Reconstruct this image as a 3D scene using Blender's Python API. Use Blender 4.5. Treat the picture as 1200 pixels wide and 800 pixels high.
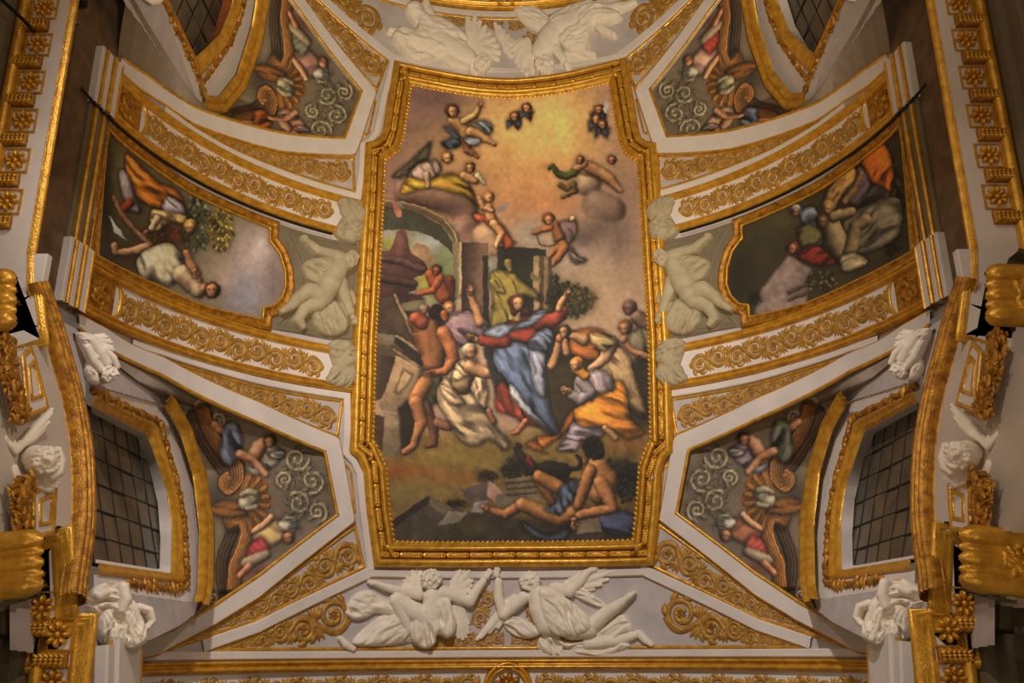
import bpy, math
import numpy as np
from mathutils import Vector, Matrix
for o in list(bpy.data.objects): bpy.data.objects.remove(o)
scn = bpy.context.scene
col = scn.collection
# ------------------------------------------------------------------ camera
F, TH, RO, X0, ZS, R, CH = 1063.73, .327926, -.004965, .0833, 8.8626, 5.0, 1.6
UM = 5.315                                   # the vault is symmetric about this point of the nave axis
cr, sr, ct, st = math.cos(RO), math.sin(RO), math.cos(TH), math.sin(TH)
def wv(x, u, z): return (x, -u, z)          # u runs along the nave, world Y = -u
cam = bpy.data.objects.new('camera', bpy.data.cameras.new('camera'))
right, up, fwd = Vector(wv(cr, sr*ct, -sr*st)), Vector(wv(-sr, cr*ct, -cr*st)), Vector(wv(0, st, ct))
cam.matrix_world = Matrix(((right.x, up.x, -fwd.x, X0), (right.y, up.y, -fwd.y, 0), (right.z, up.z, -fwd.z, CH), (0, 0, 0, 1)))
cam.data.sensor_width = 36; cam.data.lens = F/1200*36; cam.data.clip_end = 200
col.objects.link(cam); scn.camera = cam
# ------------------------------------------------------------------ light and exposure
w = bpy.data.worlds.new('World'); scn.world = w; w.use_nodes = True
w.node_tree.nodes['Background'].inputs[0].default_value = (1, .80, .56, 1)
w.node_tree.nodes['Background'].inputs[1].default_value = .10
def lamp(name, loc, aim, power, colr, size, cone=None, blend=.6):
    d = bpy.data.lights.new(name, 'SPOT' if cone else 'AREA')
    d.energy = power; d.color = colr
    if cone: d.spot_size = math.radians(cone); d.spot_blend = blend; d.shadow_soft_size = size
    else: d.size = size
    o = bpy.data.objects.new(name, d); col.objects.link(o)
    o.location = wv(*loc); o.rotation_euler = (Vector(wv(*aim))-Vector(wv(*loc))).to_track_quat('-Z', 'Y').to_euler()
    return o
lamp('floodlight', (-1.6, 9.5, 3.2), (.2, .6, 14.6), 4000, (1, .92, .84), .25, 62, .9)
lamp('floodlight_warm', (1.0, 1.5, 3.0), (-.2, 8.6, 14.5), 4500, (1, .84, .60), .3, 62, .95)
lamp('floodlight_left', (2.4, 4.6, 4.0), (-5, 1.9, 11.2), 520, (1, .86, .70), .15, 35, .12)
lamp('floodlight_right', (-2.4, 4.6, 4.0), (5, 1.9, 11.2), 330, (1, .84, .66), .15, 35, .12)
for x_, u_ in ((-2.2, -1.0), (2.2, -1.0), (-2.2, 8.5), (2.2, 8.5)):      # unseen fill lights added to lift the black shadows, soft and weak
    d_ = bpy.data.lights.new('fill_light', 'POINT'); d_.energy = 130; d_.color = (1, .80, .56); d_.shadow_soft_size = .5
    o_ = bpy.data.objects.new('fill_light', d_); o_.location = wv(x_, u_, 2.6); col.objects.link(o_)
scn.view_settings.view_transform = 'Standard'; scn.view_settings.look = 'None'
scn.view_settings.gamma = 1; scn.view_settings.use_curve_mapping = False
scn.view_settings.exposure = 0
# ------------------------------------------------------------------ materials
def s2l(c):
    c = np.asarray(c, float)/255.
    return np.where(c <= .04045, c/12.92, ((c+.055)/1.055)**2.4)
def mat(name, rgb, rough=.8, metal=0., var=.12, scale=6., bump=.15, rgb2=None, bscale=None):
    m = bpy.data.materials.new(name); m.use_nodes = True; nt = m.node_tree; N = nt.nodes; L = nt.links
    b = N['Principled BSDF']; b.inputs['Roughness'].default_value = rough; b.inputs['Metallic'].default_value = metal
    tc = N.new('ShaderNodeTexCoord'); no = N.new('ShaderNodeTexNoise'); no.inputs['Scale'].default_value = scale; no.inputs['Detail'].default_value = 6
    L.new(tc.outputs['Object'], no.inputs['Vector'])
    rp = N.new('ShaderNodeValToRGB'); c1 = s2l(rgb); c2 = s2l(rgb2) if rgb2 else c1*(1-var*2)
    rp.color_ramp.elements[0].position = .3; rp.color_ramp.elements[1].position = .7
    rp.color_ramp.elements[0].color = (*c2, 1); rp.color_ramp.elements[1].color = (*c1, 1)
    L.new(no.outputs['Fac'], rp.inputs['Fac']); L.new(rp.outputs['Color'], b.inputs['Base Color'])
    if bump:
        n2 = N.new('ShaderNodeTexNoise'); n2.inputs['Scale'].default_value = bscale or scale*5; n2.inputs['Detail'].default_value = 4
        bp = N.new('ShaderNodeBump'); bp.inputs['Strength'].default_value = bump; bp.inputs['Distance'].default_value = .02
        L.new(tc.outputs['Object'], n2.inputs['Vector']); L.new(n2.outputs['Fac'], bp.inputs['Height']); L.new(bp.outputs['Normal'], b.inputs['Normal'])
    return m
def paintmat(name, rough=.75):
    m = bpy.data.materials.new(name); m.use_nodes = True; nt = m.node_tree; N = nt.nodes; L = nt.links
    b = N['Principled BSDF']; b.inputs['Roughness'].default_value = rough
    at = N.new('ShaderNodeAttribute'); at.attribute_name = 'Col'
    no = N.new('ShaderNodeTexNoise'); no.inputs['Scale'].default_value = 9; no.inputs['Detail'].default_value = 8
    tc = N.new('ShaderNodeTexCoord'); L.new(tc.outputs['Object'], no.inputs['Vector'])
    mr = N.new('ShaderNodeMapRange'); mr.inputs['To Min'].default_value = .78; mr.inputs['To Max'].default_value = 1.22
    L.new(no.outputs['Fac'], mr.inputs['Value'])
    mx = N.new('ShaderNodeMix'); mx.data_type = 'RGBA'; mx.blend_type = 'MULTIPLY'; mx.inputs['Factor'].default_value = 1
    L.new(at.outputs['Color'], mx.inputs['A']); L.new(mr.outputs['Result'], mx.inputs['B']); L.new(mx.outputs['Result'], b.inputs['Base Color'])
    return m
M = dict(
    white=mat('rib_plaster', (222, 213, 208), .85, 0, .06, 3, .1),
    lilac=mat('ground_plaster', (196, 187, 188), .85, 0, .10, 4, .12),
    grey=mat('grey_plaster', (124, 112, 90), .85, 0, .10, 4, .12),
    wall=mat('wall_plaster', (205, 192, 180), .85, 0, .08, 2, .12),
    brown=mat('brown_marbled_plaster', (128, 100, 72), .7, 0, .2, 5, .1, (92, 72, 54)),
    stucco=mat('stucco', (242, 231, 216), .8, 0, .08, 7, .2),
    stucco2=mat('stone_stucco', (178, 164, 134), .8, 0, .12, 7, .25),
    gold=mat('gilding', (232, 178, 64), .33, .45, .2, 9, .25, (186, 132, 40)),
    goldp=mat('gold_paint', (196, 150, 66), .5, .2, .12, 12, .2, (150, 106, 40)),
    golddk=mat('old_gilding', (206, 146, 44), .38, .45, .2, 14, .4, (128, 80, 20)),
    umber=mat('shaded_gilding', (136, 90, 30), .42, .4, .2, 14, .4, (78, 46, 12)),  # darker brown gilding for the frame cove: groove shade put into the colour
    dark=mat('dark_iron', (26, 23, 20), .6, .3, .1, 8, 0),
    glass=mat('leaded_glass', (104, 92, 74), .28, 0, .3, 2.2, .25, (58, 54, 48), 3),
    brick=mat('brick_red', (168, 92, 44), .9, 0, .2, 9, .4),
    floor=mat('floor_marble', (150, 128, 104), .4, 0, .1, 2, 0),
    paint=paintmat('fresco_paint'))
# ------------------------------------------------------------------ geometry helpers
def rays(px):
    px = np.asarray(px, float).reshape(-1, 2); x = (px[:, 0]-600)/F; y = (400-px[:, 1])/F
    a = cr*x-sr*y; b = sr*x+cr*y
    return np.stack([a, b*ct+st, -b*st+ct], 1)
def project(X, u, z):
    X = X-X0; d = u*st+z*ct; a = X/d; b = (u*ct-z*st)/d
    return 600+F*(cr*a+sr*b), 400-F*(-sr*a+cr*b)
def vh(px, h=0.):                            # pixel -> (s, u) on the vault (s = arc length from the crown)
    d = rays(px); r = R-h
    a = d[:, 0]**2+d[:, 2]**2; b = X0*d[:, 0]-ZS*d[:, 2]; c = X0**2+ZS**2-r*r
    t = (-b+np.sqrt(np.maximum(b*b-a*c, 0)))/a
    X = X0+t*d[:, 0]; Z = t*d[:, 2]
    return np.stack([np.arctan2(X, Z-ZS)*R, t*d[:, 1]], 1)
def vm(s, u, h=0.):                          # vault map -> world
    s, u, h = np.broadcast_arrays(np.asarray(s, float), np.asarray(u, float), np.asarray(h, float))
    p = s/R
    return np.stack([(R-h)*np.sin(p), -u, CH+ZS+(R-h)*np.cos(p)], -1)
# splayed wall of the window bay (plan line O + e*w, inward normal n)
O2, E2 = np.array([-4.25, 3.4]), np.array([.95, -3.35])/math.hypot(.95, 3.35)
N2 = np.array([-E2[1], E2[0]])
def ph(px, off=0.):                          # pixel -> (w, z) on that wall pushed inwards by off
    d = rays(px); den = d[:, 0]*N2[0]+d[:, 1]*N2[1]
    t = ((O2[0]-X0)*N2[0]+O2[1]*N2[1]+off)/den
    X = X0+t*d[:, 0]-O2[0]; U = t*d[:, 1]-O2[1]
    return np.stack([X*E2[0]+U*E2[1], t*d[:, 2]], 1)
def pm(w, z, h=0.):
    w, z, h = np.broadcast_arrays(np.asarray(w, float), np.asarray(z, float), np.asarray(h, float))
    return np.stack([O2[0]+E2[0]*w+N2[0]*h, -(O2[1]+E2[1]*w+N2[1]*h), CH+z], -1)
def hz(px, Z):                               # pixel -> (X, u) on a level plane
    d = rays(px); t = Z/d[:, 2]
    return np.stack([X0+t*d[:, 0], t*d[:, 1]], 1)
def hm(x, u, z): 
    x, u, z = np.broadcast_arrays(np.asarray(x, float), np.asarray(u, float), np.asarray(z, float))
    return np.stack([x, -u, CH+z], -1)

class Geo:
    def __init__(s): s.V = []; s.Q = []; s.n = 0
    def add(s, V, Q):
        V = np.asarray(V, float).reshape(-1, 3); Q = np.asarray(Q, int).reshape(-1, 4)
        s.V.append(V); s.Q.append(Q+s.n); s.n += len(V); return s
    def get(s): return np.concatenate(s.V), np.concatenate(s.Q)
def gridq(a, b, closed=False):               # quads of an a x b vertex grid (row-major), rows optionally closed
    i = np.arange(a if closed else a-1)[:, None]; j = np.arange(b-1)[None, :]
    i2 = (i+1) % a
    return np.stack([i*b+j, i2*b+j, i2*b+j+1, i*b+j+1], -1).reshape(-1, 4)
def mirror(V, Q, mx, mu):
    V = V.copy()
    if mx: V[:, 0] *= -1
    if mu: V[:, 1] = np.where(V[:, 1] > -3.7, -(2*UM-3.7)-(3.7+V[:, 1])*1.10, -2*UM-V[:, 1])   # the far bay is a tenth longer
    if mx != mu: Q = Q[:, ::-1]
    return V, Q
def mesh(name, V, Q, smooth=True, rgb=None):
    me = bpy.data.meshes.new(name); V = np.asarray(V, np.float32); Q = np.asarray(Q, np.int32)
    me.vertices.add(len(V)); me.vertices.foreach_set('co', V.ravel())
    me.loops.add(Q.size); me.loops.foreach_set('vertex_index', np.ascontiguousarray(Q).ravel())
    me.polygons.add(len(Q)); me.polygons.foreach_set('loop_start', np.arange(0, Q.size, 4, dtype=np.int32))
    me.update(calc_edges=True); me.validate()
    me.polygons.foreach_set('use_smooth', np.full(len(me.polygons), smooth))
    if rgb is not None:
        ca = me.color_attributes.new('Col', 'FLOAT_COLOR', 'POINT')
        c = np.ones((len(V), 4), np.float32); c[:, :3] = rgb; ca.data.foreach_set('color', c.ravel())
    me.update(); return me
def tag(o, label=None, cat=None, group=None, kind=None):
    if label: o['label'] = label
    if cat: o['category'] = cat
    if group: o['group'] = group
    if kind: o['kind'] = kind
    return o
def link(name, me, m, parent=None, loc=None):
    o = bpy.data.objects.new(name, me); col.objects.link(o)
    if m is not None and me is not None and not me.materials: me.materials.append(m)
    if loc is not None: o.location = loc
    if parent is not None:
        o.parent = parent; o.matrix_parent_inverse = Matrix.Translation(-parent.location)
    return o
def obj(name, g, m, parent=None, mx=0, mu=0, smooth=True, rgb=None):
    V, Q = g.get() if isinstance(g, Geo) else g
    V, Q = mirror(V, Q, mx, mu)
    if parent is None:                        # origin at the thing's own middle
        c = V.mean(0); o = link(name, mesh(name, V-c, Q, smooth, rgb), m); o.location = c; return o
    return link(name, mesh(name, V, Q, smooth, rgb), m, parent)
def root(name, loc, mx=0, mu=0):
    V, _ = mirror(np.array([loc], float), np.zeros((1, 4), int), mx, mu)
    o = bpy.data.objects.new(name, None); o.empty_display_size = .1; o.location = Vector(V[0]); col.objects.link(o); return o
def dens(P, step=.12, closed=False):
    P = np.asarray(P, float); Q = np.vstack([P, P[:1]]) if closed else P
    out = []
    for a, b in zip(Q[:-1], Q[1:]):
        n = max(1, int(math.ceil(np.linalg.norm(b-a)/step)))
        out += [a+(b-a)*k/n for k in range(n)]
    if not closed: out.append(Q[-1])
    return np.array(out)
def smoothpath(P, n=8, closed=False):         # Catmull-Rom
    P = np.asarray(P, float); m = len(P); out = []
    for i in range(m if closed else m-1):
        g = (lambda k: P[k % m]) if closed else (lambda k: P[min(max(k, 0), m-1)])
        a, b, c, d = g(i-1), g(i), g(i+1), g(i+2)
        for k in range(n):
            t = k/n; out.append(.5*((2*b)+(c-a)*t+(2*a-5*b+4*c-d)*t*t+(3*b-a-3*c+d)*t**3))
    if not closed: out.append(P[-1])
    return np.array(out)
def normals(P, closed=False):
    if closed: T0 = P-np.roll(P, 1, 0); T1 = np.roll(P, -1, 0)-P
    else:
        D = np.diff(P, axis=0); T0 = np.vstack([D[:1], D]); T1 = np.vstack([D, D[-1:]])
    T0 = T0/(np.linalg.norm(T0, axis=1)[:, None]+1e-9); T1 = T1/(np.linalg.norm(T1, axis=1)[:, None]+1e-9)
    n0 = np.stack([-T0[:, 1], T0[:, 0]], 1); n1 = np.stack([-T1[:, 1], T1[:, 0]], 1)
    n = n0+n1; n /= (np.linalg.norm(n, axis=1)[:, None]+1e-9)
    return n/np.clip((n*n1).sum(1), .45, 1)[:, None]
def sweep(P, prof, mf=vm, closed=False, step=.12, g=None):   # profile = [(lateral, height)...] carried along P
    P = dens(P, step, closed); n = normals(P, closed); prof = np.asarray(prof, float)
    A = P[:, None, :]+n[:, None, :]*prof[None, :, :1]
    V = mf(A[..., 0], A[..., 1], prof[None, :, 1]+0*A[..., 0])
    Q = gridq(len(P), len(prof), closed)
    g = g or Geo(); return g.add(V, Q)
def loft(A, B, ha, hb, mf=vm, k=2, g=None, n=60, close=0.):  # surface between two polylines (resampled)
    A, B = resample(A, n), resample(B, n); t = np.linspace(0, 1, k)[None, :, None]
    P = A[:, None]*(1-t)+B[:, None]*t; H = (ha*(1-t)+hb*t)[..., 0]+np.zeros(P.shape[:2])
    if close:                                  # give the slab edges down to the surface
        P = np.concatenate([P[:, :1], P, P[:, -1:]], 1); H = np.concatenate([H[:, :1]-close, H, H[:, -1:]-close], 1)
    g = g or Geo(); return g.add(mf(P[..., 0], P[..., 1], H), gridq(n, P.shape[1]))
def resample(P, n):
    P = np.asarray(P, float); d = np.r_[0, np.cumsum(np.linalg.norm(np.diff(P, axis=0), axis=1))]
    t = np.linspace(0, d[-1], n); return np.stack([np.interp(t, d, P[:, k]) for k in range(P.shape[1])], 1)
def tube(P, r, mf=vm, base=0., hk=.8, g=None, step=None, m=5):
    P = np.asarray(P, float); r = np.broadcast_to(np.asarray(r, float), (len(P),))
    n = normals(P); n = n/np.linalg.norm(n, axis=1)[:, None]; a = np.linspace(0, math.pi, m)
    A = P[:, None]+n[:, None]*(np.cos(a)[None, :, None]*r[:, None, None]); H = base-.006+np.sin(a)[None]*r[:, None]*hk
    g = g or Geo(); return g.add(mf(A[..., 0], A[..., 1], H), gridq(len(P), m))
def box(c, sx, sy, sz, g=None, bev=0.):       # bevelled box by stacked rings, axis Z
    g = g or Geo(); b = min(bev, sx/2.2, sy/2.2, sz/2.2)
    ring = lambda x, y, z: [(-x, -y, z), (x, -y, z), (x, y, z), (-x, y, z)]
    L = ring(sx/2-b, sy/2-b, -sz/2)+ring(sx/2, sy/2, -sz/2+b)+ring(sx/2, sy/2, sz/2-b)+ring(sx/2-b, sy/2-b, sz/2)
    q = [(3, 2, 1, 0), (12, 13, 14, 15)]
    for k in range(3):
        for i in range(4): j = (i+1) % 4; q.append((k*4+i, k*4+j, k*4+4+j, k*4+4+i))
    return g.add(np.array(L)+np.array(c), q)
def dome(c, rx, ry, rz, g=None, a=10, b=5):   # half ellipsoid bulging +z
    g = g or Geo(); th = np.linspace(0, 2*math.pi, a, endpoint=False)[:, None]; ph_ = np.linspace(0, math.pi/2*.97, b)[None]
    V = np.stack([rx*np.cos(th)*np.cos(ph_), ry*np.sin(th)*np.cos(ph_), rz*np.sin(ph_)+0*th], -1).reshape(-1, 3)
    return g.add(V+np.array(c), gridq(a, b, True))
def flower(r, petals=8, g=None, h=.5):        # rosette bulging +z
    g = g or Geo()
    for k in range(petals):
        t = 2*math.pi*k/petals; c, s = math.cos(t), math.sin(t)
        a = np.linspace(0, 2*math.pi, 8, endpoint=False)[:, None]; p = np.linspace(0, 1.5, 4)[None]
        x = .62*r+.38*r*np.cos(a)*np.cos(p); y = .24*r*np.sin(a)*np.cos(p); z = h*r*np.sin(p)*(.45+.55*(x/r))
        g.add(np.stack([x*c-y*s, x*s+y*c, z+0*x], -1), gridq(8, 4, True))
    return dome((0, 0, 0), .3*r, .3*r, .6*h*r, g, 8, 4)
def frameat(P, nrm, along):                   # matrix with +Z along nrm and +X near along
    z = Vector(nrm).normalized(); x = Vector(along); x = (x-z*x.dot(z)).normalized(); y = z.cross(x)
    return Matrix(((x.x, y.x, z.x, P[0]), (x.y, y.y, z.y, P[1]), (x.z, y.z, z.z, P[2]), (0, 0, 0, 1)))
def mirmat(m, mx, mu):                        # keep a right-handed copy on the mirrored side
    P = np.array([m.translation]); V, _ = mirror(P, np.zeros((1, 4), int), mx, mu)
    def fl(v): return Vector((-v.x if mx else v.x, -v.y if mu else v.y, v.z))
    return frameat(V[0], fl(m.col[2].to_3d()), fl(m.col[0].to_3d()))
def put(name, me, m, mw, parent=None):
    o = link(name, me, m); o.matrix_world = mw
    if parent is not None:
        o.parent = parent; o.matrix_parent_inverse = Matrix.Translation(-parent.location); o.matrix_basis = mw
    return o
# ------------------------------------------------------------------ noise, painter and relief carver
rng = np.random.default_rng(7)
def vnoise(x, y, sc, seed=0):
    g = np.random.default_rng(seed).random((67, 67)); x = np.asarray(x)/sc+1000; y = np.asarray(y)/sc+1000
    xi, yi = np.floor(x).astype(int), np.floor(y).astype(int); fx, fy = x-xi, y-yi
    fx = fx*fx*(3-2*fx); fy = fy*fy*(3-2*fy); a = lambda i, j: g[(yi+j) % 67, (xi+i) % 67]
    return (a(0, 0)*(1-fx)+a(1, 0)*fx)*(1-fy)+(a(0, 1)*(1-fx)+a(1, 1)*fx)*fy
def fbm(x, y, sc, seed=0): return .5*vnoise(x, y, sc, seed)+.3*vnoise(x, y, sc/2, seed+1)+.2*vnoise(x, y, sc/4, seed+2)
def polysd(X, Y, P):                          # signed distance, positive inside
    P = np.asarray(P, float); d = np.full(X.shape, 1e9); ins = np.zeros(X.shape, bool); n = len(P)
    for i in range(n):
        a, b = P[i], P[(i+1) % n]; e = b-a; wx, wy = X-a[0], Y-a[1]
        t = np.clip((wx*e[0]+wy*e[1])/(e@e+1e-9), 0, 1); d = np.minimum(d, (wx-t*e[0])**2+(wy-t*e[1])**2)
        c = ((a[1] > Y) != (b[1] > Y)) & (X < (b[0]-a[0])*(Y-a[1])/(b[1]-a[1]+1e-12)+a[0]); ins ^= c
    return np.where(ins, 1, -1)*np.sqrt(d)
def capsule(X, Y, ch):                        # chain of (x, y, r): returns depth ratio, normal and local radius
    ch = np.asarray(ch, float)
    if len(ch) == 1: ch = np.vstack([ch, ch+[[.01, 0, 0]]])
    best = np.full(X.shape, -1e9); nx = np.zeros(X.shape); ny = np.zeros(X.shape); rr = np.ones(X.shape)
    for a, b in zip(ch[:-1], ch[1:]):
        e = b[:2]-a[:2]; wx, wy = X-a[0], Y-a[1]; t = np.clip((wx*e[0]+wy*e[1])/(e@e+1e-9), 0, 1)
        dx, dy = wx-t*e[0], wy-t*e[1]; r = a[2]+(b[2]-a[2])*t; v = 1-np.sqrt(dx*dx+dy*dy)/r; k = v*r > best*1
        k = v*r > best
        best = np.where(k, v*r, best); nx = np.where(k, dx/r, nx); ny = np.where(k, dy/r, ny); rr = np.where(k, r, rr)
    return best, nx, ny, rr
def folds(X, Y, ang, fr, seed):               # irregular folds, long across and short along, about -1..1
    t = math.radians(ang); al = X*math.cos(t)+Y*math.sin(t); q = -X*math.sin(t)+Y*math.cos(t)
    q = q+fr*.8*(vnoise(X, Y, fr*3, seed+9)-.5)*2; n = vnoise(al/4.2, q, fr*.55, seed+3); n2 = vnoise(al/3., q, fr*.27, seed+4)
    r = 1-2*np.abs(n*2-1); return np.clip(1.25*(n-.5)*2*.7+.45*r+.5*(n2-.5)-.1, -1.1, 1.1)
LX, LY, LZ = -.42, -.52, .74
class Canvas:
    def __init__(s, x0, y0, x1, y1, k, base=(120, 100, 80)):
        s.x0, s.y0, s.k = x0, y0, k; s.w = int((x1-x0)*k)+1; s.h = int((y1-y0)*k)+1
        s.X, s.Y = np.meshgrid(x0+np.arange(s.w)/k, y0+np.arange(s.h)/k)
        s.C = np.ones((s.h, s.w, 3))*np.array(base, float)
    def win(s, xa, ya, xb, yb):
        i = slice(max(0, int((ya-s.y0)*s.k)), max(0, min(s.h, int((yb-s.y0)*s.k)+2)))
        j = slice(max(0, int((xa-s.x0)*s.k)), max(0, min(s.w, int((xb-s.x0)*s.k)+2))); return i, j
    def mix(s, ij, c, a): s.C[ij] = s.C[ij]*(1-a[..., None])+c*a[..., None]
    def B(s, x, y, rx, ry, c, a=1., p=1.):    # soft blob
        ij = s.win(x-rx*2, y-ry*2, x+rx*2, y+ry*2); X, Y = s.X[ij], s.Y[ij]
        d = ((X-x)/rx)**2+((Y-y)/ry)**2; d = d*(.7+.6*fbm(X, Y, (rx+ry)*.5, int(x+y)))
        s.mix(ij, np.array(c, float), a*np.exp(-d*p)); return s
    def L(s, ch, c, amb=.5, soft=.9, sd=1.):         # limb with painted modelling
        ch = np.asarray(ch, float); m = ch[:, 2].max()+2
        ij = s.win(ch[:, 0].min()-m, ch[:, 1].min()-m, ch[:, 0].max()+m, ch[:, 1].max()+m); X, Y = s.X[ij], s.Y[ij]
        if X.size == 0: return s
        v, nx, ny, r = capsule(X, Y, ch); nz = np.sqrt(np.clip(1-nx*nx-ny*ny, 0, 1)); l = np.clip(nx*LX+ny*LY+nz*LZ, 0, 1)
        k = 0 if soft > 3 else sd*(.38 if m > 3.2 else .2)
        s.C[ij] *= (1-.30*k*np.exp(-(np.minimum(v, 0)/2.6)**2))[..., None]
        tn = fbm(X, Y, max(4., m*.9), int(ch[0, 0])); l = np.clip(l+.32*(tn-.5), 0, 1)
        sh = amb*.66+(1.06-amb*.66)*l**1.2
        cc = np.array(c, float)*sh[..., None]*np.stack([np.ones_like(sh), .94+.07*l, .88+.14*l], -1)
        s.mix(ij, cc, np.clip(v/max(soft, 1.3)+.35, 0, 1)); return s
    def P(s, P_, c, a=1., soft=1., tex=.15, c2=None, ax=None):   # flat polygon with a little brush texture
        P_ = np.asarray(P_, float); ij = s.win(P_[:, 0].min()-3, P_[:, 1].min()-3, P_[:, 0].max()+3, P_[:, 1].max()+3)
        X, Y = s.X[ij], s.Y[ij]
        if X.size == 0: return s
        d = polysd(X, Y, P_); cc = np.array(c, float)*np.ones(X.shape+(3,))
        if c2 is not None:
            q = np.clip(((X-ax[0])*(ax[2]-ax[0])+(Y-ax[1])*(ax[3]-ax[1]))/((ax[2]-ax[0])**2+(ax[3]-ax[1])**2), 0, 1)[..., None]; cc = cc*(1-q)+np.array(c2, float)*q
        cc = cc*(1+tex*2*(fbm(X, Y, 9, int(P_[0, 0]))-.5))[..., None]
        s.mix(ij, cc, a*np.clip(d/soft+.5, 0, 1)); return s
    def D(s, P_, c, ang=60, fr=9., amp=.32, soft=.9, sm=True):   # drapery: folds running along ang (degrees)
        P_ = np.asarray(P_, float)
        if sm: P_ = smoothpath(P_, 5, True)
        ij = s.win(P_[:, 0].min()-3, P_[:, 1].min()-3, P_[:, 0].max()+3, P_[:, 1].max()+3); X, Y = s.X[ij], s.Y[ij]
        if X.size == 0: return s
        d = polysd(X, Y, P_); f = folds(X, Y, ang, fr, int(P_[0, 1]))
        s.C[ij] *= (1-.32*np.exp(-(np.minimum(d, 0)/2.6)**2))[..., None]
        ed = np.clip(d/(fr*.6), 0, 1); sh = .46+.36*ed+amp*1.15*f*(.45+.55*ed)
        gx = np.clip((P_[:, 0].mean()-X)/(np.ptp(P_[:, 0])+1), -.5, .5)*.3+np.clip((P_[:, 1].mean()-Y)/(np.ptp(P_[:, 1])+1), -.5, .5)*.25
        cc = np.array(c, float)*np.clip(sh+gx+.06, .24, 1.22)[..., None]
        s.mix(ij, cc, np.clip(d/1.3+.4, 0, 1)); return s
    def brush(s, amp=1.1):                     # hand-painted edges, worn surface
        dx = (fbm(s.X, s.Y, 5, 41)-.5)*amp*2.6; dy = (fbm(s.X, s.Y, 5, 47)-.5)*amp*2.6; s.C = s.at(s.X+dx, s.Y+dy)
        g = s.C.mean(-1, keepdims=True); s.C = g+(s.C-g)*.75; s.C = 255*np.clip(s.C/255, 0, 1)**1.38*1.2
        s.C *= (1+.16*(fbm(s.X, s.Y, 4, 31)-.5)+.24*(fbm(s.X, s.Y, 22, 32)-.5))[..., None]; return s
    def head(s, x, y, r, hair, skin, fx, fy):  # hair mass, face turned towards (fx, fy), eyes, nose, mouth
        s.L([(x, y, r)], hair, .5); X = x+fx*r*.36; Y = y+r*.16+fy*r*.26
        s.L([(X-fx*r*.1, Y-r*.18, r*.66), (X, Y+r*.26, r*.52)], skin, .6, 1.2, 0)
        for e in (-.27, .27): s.B(X+e*r+fx*r*.16, Y-.12*r+fy*r*.1, .15*r, .09*r, (52, 30, 22), .8)
        s.B(X+fx*r*.2, Y+r*.42, .2*r, .07*r, (136, 62, 48), .7); s.B(X+fx*r*.22, Y+.12*r, .08*r, .18*r, np.array(skin)*.66, .5)
        s.B(X+(.35 if fx <= 0 else -.35)*-r*.9, Y+.1*r, .22*r, .5*r, np.array(skin)*.55, .55); return s
    def hand(s, x, y, dx, dy, r, skin):        # palm with five fingers fanned along (dx, dy)
        s.L([(x, y, r)], skin); t = math.atan2(dy, dx)
        for k, a in enumerate((-.9, -.38, -.1, .17, .45)):
            l = r*(1.5, 2.0, 2.2, 2.05, 1.7)[k]; s.L([(x+math.cos(t+a)*r*.6, y+math.sin(t+a)*r*.6, r*.36), (x+math.cos(t+a)*l, y+math.sin(t+a)*l, r*.24)], skin, .55, .6)
        return s
    def tree(s, x, y, rx, ry, c, n=70, seed=1):
        s.B(x, y, rx*.85, ry*.85, np.array(c)*.8, .95); g = np.random.default_rng(seed)
        for _ in range(n):
            a = g.random()*6.283; q = math.sqrt(g.random()); k = .6+.8*g.random()
            s.L([(x+math.cos(a)*rx*q, y+math.sin(a)*ry*q, .055*(rx+ry)), (x+math.cos(a)*rx*q+3*math.cos(a), y+math.sin(a)*ry*q+2.5, .02*(rx+ry))], np.array(c)*k*1.15, .62, .9, .25)
        return s
    def at(s, px, py):
        x = np.clip((np.asarray(px)-s.x0)*s.k, 0, s.w-1.001); y = np.clip((np.asarray(py)-s.y0)*s.k, 0, s.h-1.001)
        i, j = y.astype(int), x.astype(int); fy, fx = (y-i)[..., None], (x-j)[..., None]; C = s.C
        return (C[i, j]*(1-fx)+C[i, j+1]*fx)*(1-fy)+(C[i+1, j]*(1-fx)+C[i+1, j+1]*fx)*fy
PG = 1.42                                     # pigments are lighter than they look in the dim church
def pig(c): return np.clip(s2l(np.clip(c, 0, 255))*PG, 0, .9)

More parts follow.
